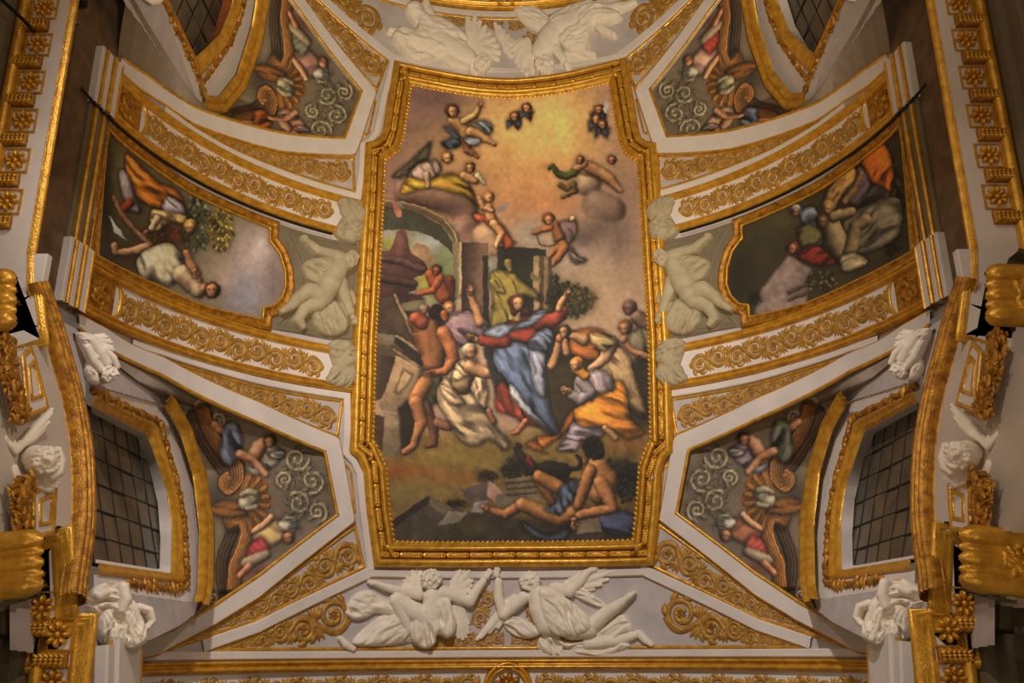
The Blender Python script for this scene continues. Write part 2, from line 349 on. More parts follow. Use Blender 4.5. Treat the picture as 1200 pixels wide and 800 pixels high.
class Relief:                                 # height field in photograph pixels, carved from limbs and drapery
    def __init__(s, x0, y0, x1, y1, k=1.6):
        s.k = k; s.X, s.Y = np.meshgrid(np.arange(x0, x1, 1/k), np.arange(y0, y1, 1/k)); s.H = np.zeros(s.X.shape)-2.
        s.x0, s.y0 = x0, y0; s.K = np.zeros(s.X.shape, int); s.cur = 0
    def up(s, ij, h):
        k = h > s.H[ij]; s.K[ij] = np.where(k, s.cur, s.K[ij]); s.H[ij] = np.where(k, h, s.H[ij])
    def carve(s, x, y, r, d):
        ij = s.win(x-r*2, y-r*2, x+r*2, y+r*2); s.H[ij] -= np.where(s.H[ij] > 0, d*np.exp(-((s.X[ij]-x)**2+(s.Y[ij]-y)**2)/r**2), 0)
    def win(s, xa, ya, xb, yb):
        i = slice(max(0, int((ya-s.y0)*s.k)), max(0, int((yb-s.y0)*s.k)+2)); j = slice(max(0, int((xa-s.x0)*s.k)), max(0, int((xb-s.x0)*s.k)+2)); return i, j
    def L(s, ch, b=0., hk=.85):
        ch = np.asarray(ch, float); m = ch[:, 2].max()+1
        ij = s.win(ch[:, 0].min()-m, ch[:, 1].min()-m, ch[:, 0].max()+m, ch[:, 1].max()+m); X, Y = s.X[ij], s.Y[ij]
        if X.size == 0: return s
        v, nx, ny, r = capsule(X, Y, ch); nz = np.sqrt(np.clip(1-nx*nx-ny*ny, 0, 1))
        s.up(ij, np.where(v > 0, b+r*hk*nz, -2)); return s
    def D(s, P_, b=2., ang=60, fr=9., amp=1.6, hgt=4., sm=True):
        amp = amp*1.9; fr = fr*.85
        P_ = np.asarray(P_, float)
        if sm: P_ = smoothpath(P_, 5, True)
        ij = s.win(P_[:, 0].min()-2, P_[:, 1].min()-2, P_[:, 0].max()+2, P_[:, 1].max()+2); X, Y = s.X[ij], s.Y[ij]
        if X.size == 0: return s
        d = polysd(X, Y, P_); f = folds(X, Y, ang, fr*1.15, int(P_[0, 1]))*1.25
        e = np.clip(d/hgt/1.4, 0, 1); h = b+hgt*np.sqrt(1-(1-e)**2)+amp*f*(.35+.65*e)
        s.cur = 1; s.up(ij, np.where(d > 0, h, -2)); s.cur = 0; return s
    def W(s, root_, tips, b=3., r=4.):          # feathered wing: long feathers from root_ to each tip
        s.nw = getattr(s, 'nw', 1)+1; s.cur = s.nw; tips = [tuple(q) for q in resample(np.array(tips, float), len(tips)+3)]
        for k, t in enumerate(tips):
            m = ((root_[0]*.55+t[0]*.45), (root_[1]*.55+t[1]*.45))
            s.L([(root_[0], root_[1], r*.8), (m[0], m[1], r), (t[0], t[1], r*.45)], b+1.1*(k % 2), .55)
        s.cur = 0; return s
    def head(s, x, y, r, fx=0., fy=0., b=6., hairdir=None):
        s.L([(x, y, r)], b, .9)
        g = np.random.default_rng(int(x*7+y))
        for k in range(16):                     # curls round the face
            a = 2*math.pi*k/16; q = .86+.14*g.random()
            if math.cos(a)*fx+math.sin(a)*fy > .55: continue
            s.L([(x+math.cos(a)*r*q, y+math.sin(a)*r*q, r*.27)], b+r*(.25+.3*g.random()), .95)
        X, Y = x+fx*r*.25, y+fy*r*.25
        ux, uy = (fx, fy) if abs(fx)+abs(fy) > .01 else (0, 1); n = math.hypot(ux, uy); ux, uy = ux/n, uy/n; vx, vy = -uy, ux
        s.L([(X-ux*r*.1, Y-uy*r*.1, r*.13), (X+ux*r*.22, Y+uy*r*.22, r*.18)], b+r*.82, .8)          # nose
        s.L([(X+ux*r*.62-vx*r*.2, Y+uy*r*.62-vy*r*.2, r*.11), (X+ux*r*.62+vx*r*.2, Y+uy*r*.62+vy*r*.2, r*.11)], b+r*.6, .8)   # lips
        for e in (-1, 1):
            s.L([(X+vx*e*r*.45+ux*r*.3, Y+vy*e*r*.45+uy*r*.3, r*.3)], b+r*.48, .8)                    # cheeks
            s.L([(X+vx*e*r*.52-ux*r*.3, Y+vy*e*r*.52-uy*r*.3, r*.13), (X+vx*e*r*.16-ux*r*.26, Y+vy*e*r*.16-uy*r*.26, r*.13)], b+r*.72, .8)   # brows
            s.carve(X+vx*e*r*.36-ux*r*.08, Y+vy*e*r*.36-uy*r*.08, r*.17, r*.28)
        s.carve(X+ux*r*.47, Y+uy*r*.47, r*.14, r*.14); s.carve(X+ux*r*.78, Y+uy*r*.78, r*.15, r*.12); return s
    def hand(s, x, y, dx, dy, r, b=5.):
        s.L([(x, y, r)], b, .7); t = math.atan2(dy, dx)
        for k, a in enumerate((-.95, -.4, -.1, .2, .5)):
            l = r*(1.6, 2.3, 2.5, 2.3, 1.9)[k]; s.L([(x+math.cos(t+a)*r*.6, y+math.sin(t+a)*r*.6, r*.38), (x+math.cos(t+a*.8)*l, y+math.sin(t+a*.8)*l, r*.28)], b, .7)
        return s
    def geo(s, hit, mf, px=.0128, base=0., blur=1):
        H = s.H.copy()
        for _ in range(blur):
            K = np.where(H > -1, H, np.nan); P_ = np.pad(K, 1, constant_values=np.nan)
            st_ = np.stack([P_[1:-1, 1:-1], P_[1:-1, 1:-1], P_[:-2, 1:-1], P_[2:, 1:-1], P_[1:-1, :-2], P_[1:-1, 2:]])
            ok = ~np.isnan(st_); m = np.where(ok, st_, 0).sum(0)/np.maximum(ok.sum(0), 1); H = np.where(H > -1, m, H)
        on = H > -1; P_ = np.pad(on, 1); near = P_[1:-1, 1:-1] | P_[:-2, 1:-1] | P_[2:, 1:-1] | P_[1:-1, :-2] | P_[1:-1, 2:] | P_[:-2, :-2] | P_[2:, 2:] | P_[:-2, 2:] | P_[2:, :-2]
        q = gridq(*H.shape); keep = on.ravel()[q].any(1); q = q[keep]
        idx = np.unique(q); rm = np.full(H.size, -1); rm[idx] = np.arange(len(idx))
        p2 = hit(np.stack([s.X.ravel()[idx], s.Y.ravel()[idx]], 1)); h = np.where(on.ravel()[idx], H.ravel()[idx]*px+base, -.03)
        V = mf(p2[:, 0], p2[:, 1], h); K = s.K.ravel()[q].max(1); out = {}
        for k, nm in enumerate(['body', 'drapery']+['wing%d' % i for i in range(8)]):
            qq = rm[q[K == k]][:, ::-1]
            if len(qq): u_, inv = np.unique(qq, return_inverse=True); out[nm] = (V[u_], inv.reshape(-1, 4))
        return out
def vine(C, wf, dens_=1.0, mf=vm, base=0., r=.034, seed=0, flip=1):
    """running acanthus scroll along the centre line C; wf(t) is the half width. Returns stems, leaves, flowers."""
    C = resample(C, 240); T = np.gradient(C, axis=0); T /= np.linalg.norm(T, axis=1)[:, None]; Nn = np.stack([-T[:, 1], T[:, 0]], 1)
    Ln = np.linalg.norm(np.diff(C, axis=0), axis=1).sum(); ts = np.linspace(0, 1, 240); base += .004
    def at(t, y):
        t = np.clip(t, 0, 1); c = np.stack([np.interp(t, ts, C[:, 0]), np.interp(t, ts, C[:, 1])], -1)
        q = np.stack([np.interp(t, ts, Nn[:, 0]), np.interp(t, ts, Nn[:, 1])], -1); return c+q*np.asarray(y)[..., None]
    wd = np.array([wf(a) for a in ts]); cum = np.r_[0, np.cumsum(Ln/239/(1.5*wd[1:]))]; n = max(1, int(round(cum[-1]*dens_)))
    tb = np.interp(np.linspace(0, cum[-1], n+1), cum, ts)            # lobes keep the width of the panel
    stems, leaves, fl = [], Geo(), []
    P_, R_ = [], []
    for k in range(n):
        fr = np.linspace(0, 1, 13)[:-1]; t = tb[k]+(tb[k+1]-tb[k])*fr; sd = flip*(1 if k % 2 == 0 else -1)
        w_ = np.interp(t, ts, wd); P_.append(at(t, sd*.55*w_*np.sin(math.pi*fr))); R_.append(r*.9*np.clip(w_/.2, .4, 1.3))
    P_, R_ = np.concatenate(P_), np.concatenate(R_); g0 = Geo(); tube(P_, R_, mf, base, g=g0); stems.append(g0)
    for k in range(n):
        tm = (tb[k]+tb[k+1])/2; sd = flip*(1 if k % 2 == 0 else -1); w_ = wf(tm); ln = (tb[k+1]-tb[k])*Ln; r0 = min(.68*w_, .5*ln); q_ = r*np.clip(w_/.2, .4, 1.3)
        cy = sd*(.52*w_-r0); th = np.linspace(0, 1.7*2*math.pi, 32); rad = r0*(1-.8*th/th[-1]); ang = sd*(math.pi*.62-th)
        xy = lambda rr, a: at(tm+rr*np.cos(a)/Ln, cy+rr*np.sin(a))
        g1 = Geo(); tube(xy(rad, ang), q_*np.linspace(.92, .7, 32), mf, base+.003, g=g1); stems.append(g1)
        for th0, l, out in ((1.5, .5, 1), (2.5, .62, 1), (3.4, .6, 1), (4.4, .5, 1), (6.0, .32, -1), (7.6, .28, -1)):
            a = sd*(math.pi*.62-th0); r1 = r0*(1-.8*th0/th[-1]); tt = np.linspace(0, 1, 6); rr = r1+out*l*r0*tt*(1-.25*tt); aa = a-sd*tt*.75
            pts = at(tm+rr*np.cos(aa)/Ln, np.clip(cy+rr*np.sin(aa), -.96*w_, .96*w_)); tube(pts, q_*.95*np.array([.5, .95, 1.15, .95, .6, .1]), mf, base, g=leaves)
        for dy in (-1, 1):                      # leaf fans in the corners between the lobes
            for f_ in (-.6, 0, .6):
                w2 = wf(tb[k]); tt = np.linspace(0, 1, 6); y = dy*w2*(.12+.78*tt*(1-.12*abs(f_))); x = tb[k]+(f_*w2*.55*tt**1.4)/Ln
                if k == 0 and f_ < 0: continue
                tube(at(x, y), r*np.clip(w2/.2, .35, 1.2)*.85*np.array([.6, 1, 1.1, 1, .65, .1]), mf, base-.002, g=leaves)
        c = at(np.array([tm]), np.array([cy]))[0]; fl.append((c, r0*.32))
    return stems, leaves, fl
# ================================================================== the vault and its ribs
A_ = np.array
QUADS = [(0, 0), (1, 0), (0, 1), (1, 1)]
SIDE = {0: 'near reaper fresco', 1: 'near dark nude fresco'}
ENDN = {0: 'foot', 1: 'sky end'}
def where(mx, mu): return SIDE[mx]+' and '+ENDN[mu]+' of central fresco'
G_px = [(87, 385), (119, 409), (185, 440), (300, 496), (379, 530), (394, 604), (300, 675), (250, 708), (200, 737), (170, 749), (142, 758)]
RO_px = [(86, 368), (118, 385), (150, 405), (187, 419.5), (300, 472), (395, 514), (401, 540), (414, 611), (300, 700), (250, 730), (182, 766), (140, 775)]
GI, RO_ = vh(G_px), vh(RO_px)
# shell: a barrel with four lunette openings
ns, nu = 300, 330
ss = np.linspace(-R*math.pi/2, R*math.pi/2, ns); uu = np.linspace(-1.6, 2*UM+2.1, nu)
S_, U_ = np.meshgrid(ss, uu, indexing='ij')
cs, cu = -np.abs((S_[:-1, :-1]+S_[1:, 1:])/2), (U_[:-1, :-1]+U_[1:, 1:])/2
cu = np.where(cu > 2*UM-3.7, 3.7-(cu-(2*UM-3.7))/1.1, np.where(cu > UM, 2*UM-cu, cu))
hole = polysd(cs, cu, np.vstack([GI, [[-9, GI[-1][1]], [-9, GI[0][1]]]])) > -.07
Q = gridq(ns, nu)[~hole.ravel()]
V = vm(S_.ravel(), U_.ravel(), 0.)
ceil = obj('ceiling', (V, Q), M['lilac']); tag(ceil, kind='structure')
PROF_RIB = None
def gline(P, r, m=M['gold'], h=0., closed=False, mf=vm, step=.1, g=None):   # small half-round gilt fillet
    a = np.linspace(0, math.pi, 6); prof = [(-r*math.cos(t), h+r*.9*math.sin(t)) for t in a]
    return sweep(P, prof, mf, closed, step, g)
def slab(wd, h, b=.012): return [(-wd/2, -.01), (-wd/2, h-b), (-wd/2+b, h), (wd/2-b, h), (wd/2, h-b), (wd/2, -.01)]
def cyma(wd, h): return [(-wd/2, -.01), (-wd/2, h*.55), (-wd*.36, h*.72), (-wd*.30, h*.98), (-wd*.12, h), (-wd*.04, h*.7), (wd*.10, h*.55), (wd*.22, h*.62), (wd*.30, h*.9), (wd*.42, h*.82), (wd/2, h*.4), (wd/2, -.01)]
def vpx(px): return vh(A_(px, float))
fil_px = [(152, 402), (187, 412), (250, 432), (300, 446), (406, 464.5), (406.5, 500), (404.5, 531), (414, 541), (421, 556), (425, 600), (434, 668)]
for mx, mu in QUADS:
    wh = where(mx, mu)
    n_ = QUADS.index((mx, mu))
    t = obj('trim_%d' % (n_+1), loft(RO_, GI, .07, .07, k=3, n=130, close=.085), M['white'], None, mx, mu, smooth=False)
    tag(t, kind='structure')
    obj('gilt_fillet', gline(dens(GI)+normals(dens(GI))*.0, .026, h=.06), M['gold'], t, mx, mu)
    obj('gilt_fillet', gline(RO_, .022, h=.05), M['gold'], t, mx, mu)
    # plain fillets that run round the frame and the angel panel
    f = vpx(fil_px)
    obj('plain_fillet', sweep(f, slab(.105, .05)), M['white'], t, mx, mu, False)
    low = vpx([(432, 671), (300, 735), (236, 757)])
    obj('plain_fillet', sweep(low, slab(.15, .05)), M['white'], t, mx, mu, False)
    # two spandrel panels with gilt borders and scrolls
    p1 = vpx([(160, 410), (187, 420), (250, 438), (300, 453), (401, 470), (395, 511), (300, 470), (187, 420.5)])
    p2 = vpx([(190, 763), (300, 704), (416, 617), (426, 664), (300, 727)])
    ps = vpx([(406, 612), (403, 552), (406, 546), (411, 552), (416, 600)])
    obj('gilt_border', gline(p1[1:], .024, h=.0, closed=True), M['gold'], t, mx, mu)
    obj('gilt_border', gline(p2, .026, h=.0, closed=True), M['gold'], t, mx, mu)
    obj('gilt_border', gline(ps, .02, h=.0), M['gold'], t, mx, mu)
    for nm, C, w0, w1, n, lab in (('scroll_ornament', [(205, 426), (250, 444), (300, 461.5), (350, 478), (393, 489)], .035, .225, 6, 'gilt scroll in spandrel by band '),
                                  ('scroll_ornament', [(222, 746), (300, 715), (360, 681), (417, 640)], .04, .27, 7, 'gilt scroll in spandrel by angels ')):
        st_, lv, fl = vine(vpx(C), lambda a: w0+(w1-w0)*a, 1., flip=1)
        r_ = root(nm, vm(*vpx(C)[2], .0), mx, mu); tag(r_, lab+wh, 'scrollwork', 'gilt scrolls on the vault')
        so = [obj('stem', g, M['goldp'], r_, mx, mu) for g in st_]
        tag(obj('leaves', lv, M['goldp'], r_, mx, mu), kind='stuff')
        fm = flower(1., 7, h=.6)
        for i_, (c, r) in enumerate(fl): obj('flower', (vm(c[0], c[1], 0)+0*1.+(lambda Vv: Vv[:, :1]*r*A_([math.cos(c[0]/R), 0, -math.sin(c[0]/R)])+Vv[:, 1:2]*r*A_([0, -1, 0])+Vv[:, 2:]*r*A_([-math.sin(c[0]/R), 0, -math.cos(c[0]/R)]))(fm.get()[0]), fm.get()[1]), M['goldp'], so[i_+1], mx, mu)
# ------------------------------------------------------------------ cross bands (four half arches between frame and cornice)
SB0, SB1 = -7.0, -2.42
def scroll_thing(lab, C, wf, n, m, mx=0, mu=0, base=0., r=.034, flip=1, grp=None):
    P = A_(C, float); st_, lv, fl = vine(P, wf, 1., base=base, r=r, flip=flip)
    r_ = root('scroll_ornament', vm(*P[len(P)//2], 0), mx, mu); tag(r_, lab, 'scrollwork', 'gilt scrolls on the vault')
    so = [obj('stem', g, m, r_, mx, mu) for g in st_]
    tag(obj('leaves', lv, m, r_, mx, mu), kind='stuff'); fm, fq = flower(1., 7, h=.6).get()
    for i_, (c, q) in enumerate(fl):
        a = c[0]/R; B = np.stack([A_([math.cos(a), 0, -math.sin(a)]), A_([0, -1, 0]), A_([-math.sin(a), 0, -math.cos(a)])])
        obj('flower', (vm(c[0], c[1], base)+fm@B*q, fq), m, so[i_+1], mx, mu)
    return r_
for mx, mu in QUADS:
    n_ = QUADS.index((mx, mu)); wh = where(mx, mu)
    t = obj('trim_%d' % (n_+5), sweep([(SB0, 4.045), (SB1, 4.045)], slab(.66, .04)), M['white'], None, mx, mu, False); tag(t, kind='structure')
    obj('gilt_moulding', sweep([(SB0, 3.765), (SB1, 3.765)], cyma(.13, .11)), M['gold'], t, mx, mu)
    obj('gilt_moulding', sweep([(SB0, 4.325), (SB1, 4.325)], cyma(.13, .11)), M['gold'], t, mx, mu)
    obj('end_panel', sweep([(-7.0, 4.045), (-6.42, 4.045)], slab(.46, .055)), M['golddk'], t, mx, mu, False)
    arc = [(-6.42+.13*math.cos(a), 4.045+.235*math.sin(a)) for a in np.linspace(-1.45, 1.45, 15)]
    obj('gilt_crescent', gline(arc, .03, h=.04), M['gold'], t, mx, mu)
    g = Geo(); rr = np.random.default_rng(3)                                 # crest of leaves on the end panel
    for k in range(30):
        a = rr.random()*6.28; s0, u0 = -6.7+.22*(rr.random()-.5), 4.045+.36*(rr.random()-.5); l = .05+.05*rr.random()
        tube([(s0+l*math.cos(a)*q, u0+l*math.sin(a)*q) for q in np.linspace(-1, 1, 5)], A_([.2, .8, 1, .8, .1])*.026, base=.055+.02*rr.random(), g=g, hk=1.2)
    obj('leaf_crest', g, M['golddk'], t, mx, mu)
    scroll_thing('gilt scroll filling cross band '+wh, [(-6.27, 4.045), (-2.95, 4.045)], lambda a: .205, 8, M['goldp'], mx, mu, .04, .033)
    # curled stucco shell that closes the band at the frame
    rl = Relief(380, 395, 420, 462)
    for ch, b in (([(392, 412, 6), (402, 409, 9), (410, 416, 6)], 3), ([(397, 424, 8), (410, 424, 7)], 3), ([(383, 407, 3), (388, 416, 4), (392, 425, 5)], 1),
                  ([(392, 436, 7), (388, 444, 6), (381, 447, 4)], 2), ([(407, 440, 10), (404, 448, 7)], 3), ([(399, 432, 7), (401, 444, 5)], 5), ([(405, 416, 4), (400, 420, 3.5), (404, 424, 3)], 8), ([(410, 433, 4), (414, 442, 4)], 4)):
        rl.L(ch, b, .8)
    rl.D([(383, 404), (400, 400), (415, 410), (414, 428), (398, 433), (387, 422)], 4, 35, 6, 1.8, 5); rl.D([(380, 447), (390, 434), (406, 430), (417, 443), (404, 457), (389, 454)], 4, -40, 6, 1.8, 5)
    gg = Geo(); [gg.add(*p_) for p_ in rl.geo(vh, vm, base=.04).values()]
    o = obj('stucco_shell', gg, M['stucco2'], None, mx, mu)
    tag(o, 'curled stucco shell ending cross band '+wh, 'stucco ornament', 'stucco shells ending the cross bands')
# ------------------------------------------------------------------ end bands with the angel panels
half_px = [(600, 674), (436, 675), (300, 743), (246, 762), (300, 760.5), (600, 759)]
hp = vpx(half_px); hp[0, 0] = hp[-1, 0] = 0
full = np.vstack([hp, (hp*A_([-1, 1]))[1:-1][::-1]])
for mu in (0, 1):
    t = obj('trim_%d' % (9+mu), sweep([(-5.6, -.045), (5.6, -.045)], slab(.10, .05)), M['white'], None, 0, mu, False); tag(t, kind='structure')
    obj('plain_fillet', sweep([(-2.06, 1.06), (2.06, 1.06)], slab(.10, .05)), M['white'], t, 0, mu, False)
    obj('gilt_border', gline(full, .024, closed=True), M['gold'], t, 0, mu)
    obj('gilt_moulding', sweep([(-6.9, -.19), (6.9, -.19)], cyma(.15, .13)), M['gold'], t, 0, mu)
    obj('band_ground', sweep([(-6.9, -.50), (6.9, -.50)], slab(.5, .035)), M['white'], t, 0, mu, False)
    obj('gilt_moulding', sweep([(-6.9, -.82), (6.9, -.82)], cyma(.15, .13)), M['gold'], t, 0, mu)
    arc = [(.0+.30*math.cos(a), -.50+.30*math.sin(a)) for a in np.linspace(0, 2*math.pi, 40, endpoint=False)]
    obj('gilt_ring', sweep(arc, cyma(.12, .13), closed=True), M['gold'], t, 0, mu)
    fm, fq = flower(.22, 9, h=.5).get(); fm2, fq2 = flower(.12, 7, h=.9).get()
    B = np.stack([A_([1, 0, 0]), A_([0, -1, 0]), A_([0, 0, -1])])
    o = obj('rosette', (vm(0, -.5, .03)+fm@B, fq), M['golddk'], t, 0, mu); obj('rosette_heart', (vm(0, -.5, .07)+fm2@B, fq2), M['gold'], t, 0, mu)
    e = 'beneath the foot edge' if mu == 0 else 'beyond the sky edge'
    for mx in (0, 1):
        scroll_thing('gilt scroll on end band '+e+' of central fresco '+SIDE[mx], [(-.42, -.5), (-5.6, -.5)], lambda a: .2, 11, M['goldp'], mx, mu, .035, .034)
        scroll_thing('tapering gilt scroll in angel panel '+where(mx, mu), vpx([(268, 757), (300, 750), (350, 737), (412, 719)]), lambda a: .03+.36*a, 5, M['goldp'], mx, mu, 0, .04)
        scroll_thing('small gilt scroll behind angels '+where(mx, mu), vpx([(590, 748), (540, 750), (500, 752)]), lambda a: .12, 4, M['goldp'], mx, mu, 0, .03)
        scroll_thing('gilt tendril beside angels '+where(mx, mu), vpx([(556, 732), (566, 712), (580, 694)]), lambda a: .15, 2, M['goldp'], mx, mu, 0, .03)
# ------------------------------------------------------------------ side bays: grey stucco grounds and mouldings at the foot of the vault
for mx in (0, 1):
    t = obj('trim_%d' % (11+mx), sweep([(-4.6, UM), (-2.42, UM)], slab(1.66, .02)), M['grey'], None, mx, 0, False); tag(t, kind='structure')
    inn = vpx([(333, 271), (421, 288), (411, 396), (321, 384), (330, 374), (345, 360), (353, 342), (354, 322), (349, 300), (340, 284)])
    obj('panel_moulding', gline(inn, .03, h=.01, closed=True), M['grey'], t, mx, 0)
    inn2 = inn.mean(0)+(inn-inn.mean(0))*.93
    obj('panel_moulding', gline(inn2, .02, h=.01, closed=True), M['grey'], t, mx, 0)
    b = obj('trim_%d' % (13+mx), sweep([(-7.63, 3.65), (-7.63, 2*UM-3.65)], slab(.46, .03)), M['brown'], None, mx, 0, False); tag(b, kind='structure')
    for s0, wd, h, m in ((-7.36, .07, .06, 'grey'), (-7.28, .05, .09, 'gold'), (-7.2, .09, .07, 'grey'), (-7.11, .05, .09, 'gold'), (-7.04, .08, .06, 'grey'), (-6.98, .04, .08, 'golddk')):
        obj('string_moulding', sweep([(s0, 4.40), (s0, 2*UM-4.40)], slab(wd, h)), M[m], b, mx, 0, False)
    for mu in (0, 1):
        for s0, wd, h, m in ((-7.40, .07, .13, 'white'), (-7.33, .05, .15, 'gold'), (-7.25, .09, .14, 'white'), (-7.17, .06, .17, 'gold'), (-7.08, .11, .15, 'white'), (-7.0, .05, .15, 'gold')):
            obj('plinth_moulding', sweep([(s0, 3.66), (s0, 4.43)], slab(wd, h)), M[m], b, mx, mu, False)
# ================================================================== central fresco and its gilt frame
FO_px = [(462, 71), (512, 82), (562, 90), (600, 92), (650, 87), (700, 76), (733, 67.5), (747.5, 150), (752, 161), (758, 165), (769, 167.5), (774, 232), (785, 397), (788.5, 529), (780, 537), (775, 552), (772, 600), (766, 662),
         (600, 664), (439, 664), (430, 600), (426.5, 553), (420, 537), (410.5, 530), (415, 397), (425, 237), (428.5, 167), (437, 165), (446, 159), (450, 148)]
FH = .16
FO = vh(FO_px, FH*.5)
if (np.roll(FO, -1, 0)[:, 0]*FO[:, 1]-FO[:, 0]*np.roll(FO, -1, 0)[:, 1]).sum() > 0: FO = FO[::-1]      # counter-clockwise: left normal points inwards
def inset(P, d): P = dens(P, .12, True); return P+normals(P, True)*d
fr = root('framed_ceiling_fresco', vm(0, 5.3, 0)); tag(fr, 'large ceiling fresco of robed healer among crowd in broad gilt frame', 'fresco')
def fsweep(name, prof, m): return obj(name, sweep(FO, prof, vm, True, .1), m, fr)
fsweep('outer_moulding', [(0, -.01), (0, .10), (.02, .12), (.05, .15), (.09, .155), (.105, .13), (.115, .09)], M['gold'])
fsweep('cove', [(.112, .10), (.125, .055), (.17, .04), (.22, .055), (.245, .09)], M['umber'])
fsweep('inner_torus', [(.235, .07), (.245, .11), (.265, .125), (.29, .12), (.31, .085), (.32, .06), (.345, .055), (.35, .03), (.40, .01)], M['gold'])
# leaf-and-bead run: every leaf length and every bead is a piece of its own
cp = inset(FO, .175); cpc = np.vstack([cp, cp[:1]]); d = np.r_[0, np.cumsum(np.linalg.norm(np.diff(cpc, axis=0), axis=1))]; NB = int(d[-1]/.345)
g = Geo()
for k in range(7):                              # leaf length along +x: rows of overlapping tongues
    for sg in (-1, 1):
        x = -.115+.038*k; t = np.linspace(0, 1, 5); g_ = Geo()
        a = np.linspace(0, math.pi, 5); P = np.stack([x+.05*t, sg*(.006+.036*t)], 1); rr = .017*np.array([.9, 1.1, 1.1, .8, .2])
        n = normals(P); n /= np.linalg.norm(n, axis=1)[:, None]; Aa = P[:, None]+n[:, None]*(np.cos(a)[None, :, None]*rr[:, None, None])
        g.add(np.stack([Aa[..., 0], Aa[..., 1], np.sin(a)[None]*rr[:, None]*1.3+.012], -1), gridq(5, 5))
t = np.linspace(-.14, .14, 8); th = np.linspace(0, math.pi, 7)
g.add(np.stack([t[:, None]+0*th[None], .046*np.cos(th)[None]+0*t[:, None], .036*np.sin(th)[None]*np.cos(t/.14*1.2)[:, None]**.5], -1), gridq(8, 7))
leaf_me = mesh('leaf_length', *g.get()); gb = dome((0, 0, -.01), .036, .044, .062); bead_me = mesh('bead', *gb.get()); leaf_me.materials.append(M['gold']); bead_me.materials.append(M['gold'])
def onvault(me, name, s, u, ts, tu, h, parent, m):
    p = s/R; P = vm(s, u, h); nr = (-math.sin(p), 0, -math.cos(p)); al = (ts*math.cos(p), -tu, -ts*math.sin(p))
    return put(name, me, m, frameat(P, nr, al), parent)
for k in range(NB):
    q = d[-1]*(k+.5)/NB; p = A_([np.interp(q, d, cpc[:, i]) for i in (0, 1)]); p2 = A_([np.interp((q+.03) % d[-1], d, cpc[:, i]) for i in (0, 1)]); T = p2-p
    onvault(leaf_me, 'leaf_length', *p, *T, .055, fr, M['gold'])
    q = d[-1]*k/NB; p = A_([np.interp(q, d, cpc[:, i]) for i in (0, 1)]); p2 = A_([np.interp((q+.03) % d[-1], d, cpc[:, i]) for i in (0, 1)]); T = p2-p
    onvault(bead_me, 'bead', *p, *T, .05, fr, M['gold'])
g = Geo(); rp = inset(FO, .365); rpc = np.vstack([rp, rp[:1]]); d2 = np.r_[0, np.cumsum(np.linalg.norm(np.diff(rpc, axis=0), axis=1))]; nr_ = int(d2[-1]/.075)
for k in range(nr_):                            # rope edge: too fine to pick apart
    q = d2[-1]*k/nr_; p = A_([np.interp(q, d2, rpc[:, i]) for i in (0, 1)]); p2 = A_([np.interp((q+.03) % d2[-1], d2, rpc[:, i]) for i in (0, 1)]); T = (p2-p)/np.linalg.norm(p2-p); Nn = A_([-T[1], T[0]])
    tt = np.linspace(-1, 1, 4)[:, None]; tube(p+T*tt*.022+Nn*tt*.026, .022*A_([.6, 1, 1, .6]), base=.02, g=g, hk=1.3, m=4)
tag(obj('rope_edge', g, M['gold'], fr), kind='stuff')
# ---- the painting
cv = Canvas(432, 92, 772, 645, 1.35, (150, 120, 95)); X, Y = cv.X, cv.Y
SK = (196, 146, 100); SKD = (160, 104, 64)
cv.C = np.stack([160+0*X, 132+0*X, 108+0*X], -1)*(1+.12*(fbm(X, Y, 60, 1)-.5))[..., None]
for b in ((640, 150, 95, 62, (230, 186, 116), 1.), (585, 175, 60, 40, (216, 176, 112), .8), (500, 125, 45, 32, (138, 108, 104), .9), (455, 170, 40, 70, (140, 110, 100), .7), (735, 120, 26, 40, (152, 122, 118), .9), (560, 240, 70, 50, (168, 122, 92), .6),
          (620, 225, 60, 40, (204, 152, 100), .8), (730, 230, 40, 50, (138, 112, 100), .8), (735, 300, 40, 60, (140, 116, 98), .8), (670, 300, 40, 34, (150, 138, 128), .6), (700, 350, 60, 40, (156, 132, 106), .8), (620, 275, 20, 26, (140, 132, 124), .7),
          (640, 240, 40, 16, (176, 116, 78), .6), (475, 220, 40, 16, (150, 118, 108), .7), (520, 110, 40, 14, (122, 94, 92), .6)): cv.B(*b)
# painted clouds
for ch, c in (([(480, 224, 18), (505, 226, 20), (535, 232, 22), (545, 248, 16)], (166, 130, 112)), ([(546, 268, 19), (552, 280, 15)], (160, 122, 106)), ([(572, 278, 20), (580, 292, 17), (566, 300, 12)], (178, 146, 112)),
              ([(690, 215, 16)], (182, 156, 128)), ([(700, 240, 18), (718, 246, 16)], (150, 124, 106))): cv.L(ch, c, .68, 5)
cv.B(530, 246, 15, 9, (98, 70, 70), .75); cv.B(690, 222, 9, 7, (120, 98, 96), .6); [cv.B(*q_) for q_ in ((704, 266, 30, 18, (112, 92, 82), .95), (684, 280, 18, 12, (96, 80, 78), .9), (726, 280, 22, 16, (122, 100, 88), .8), (690, 250, 14, 10, (150, 124, 104), .6), (716, 296, 26, 10, (136, 112, 96), .7))]
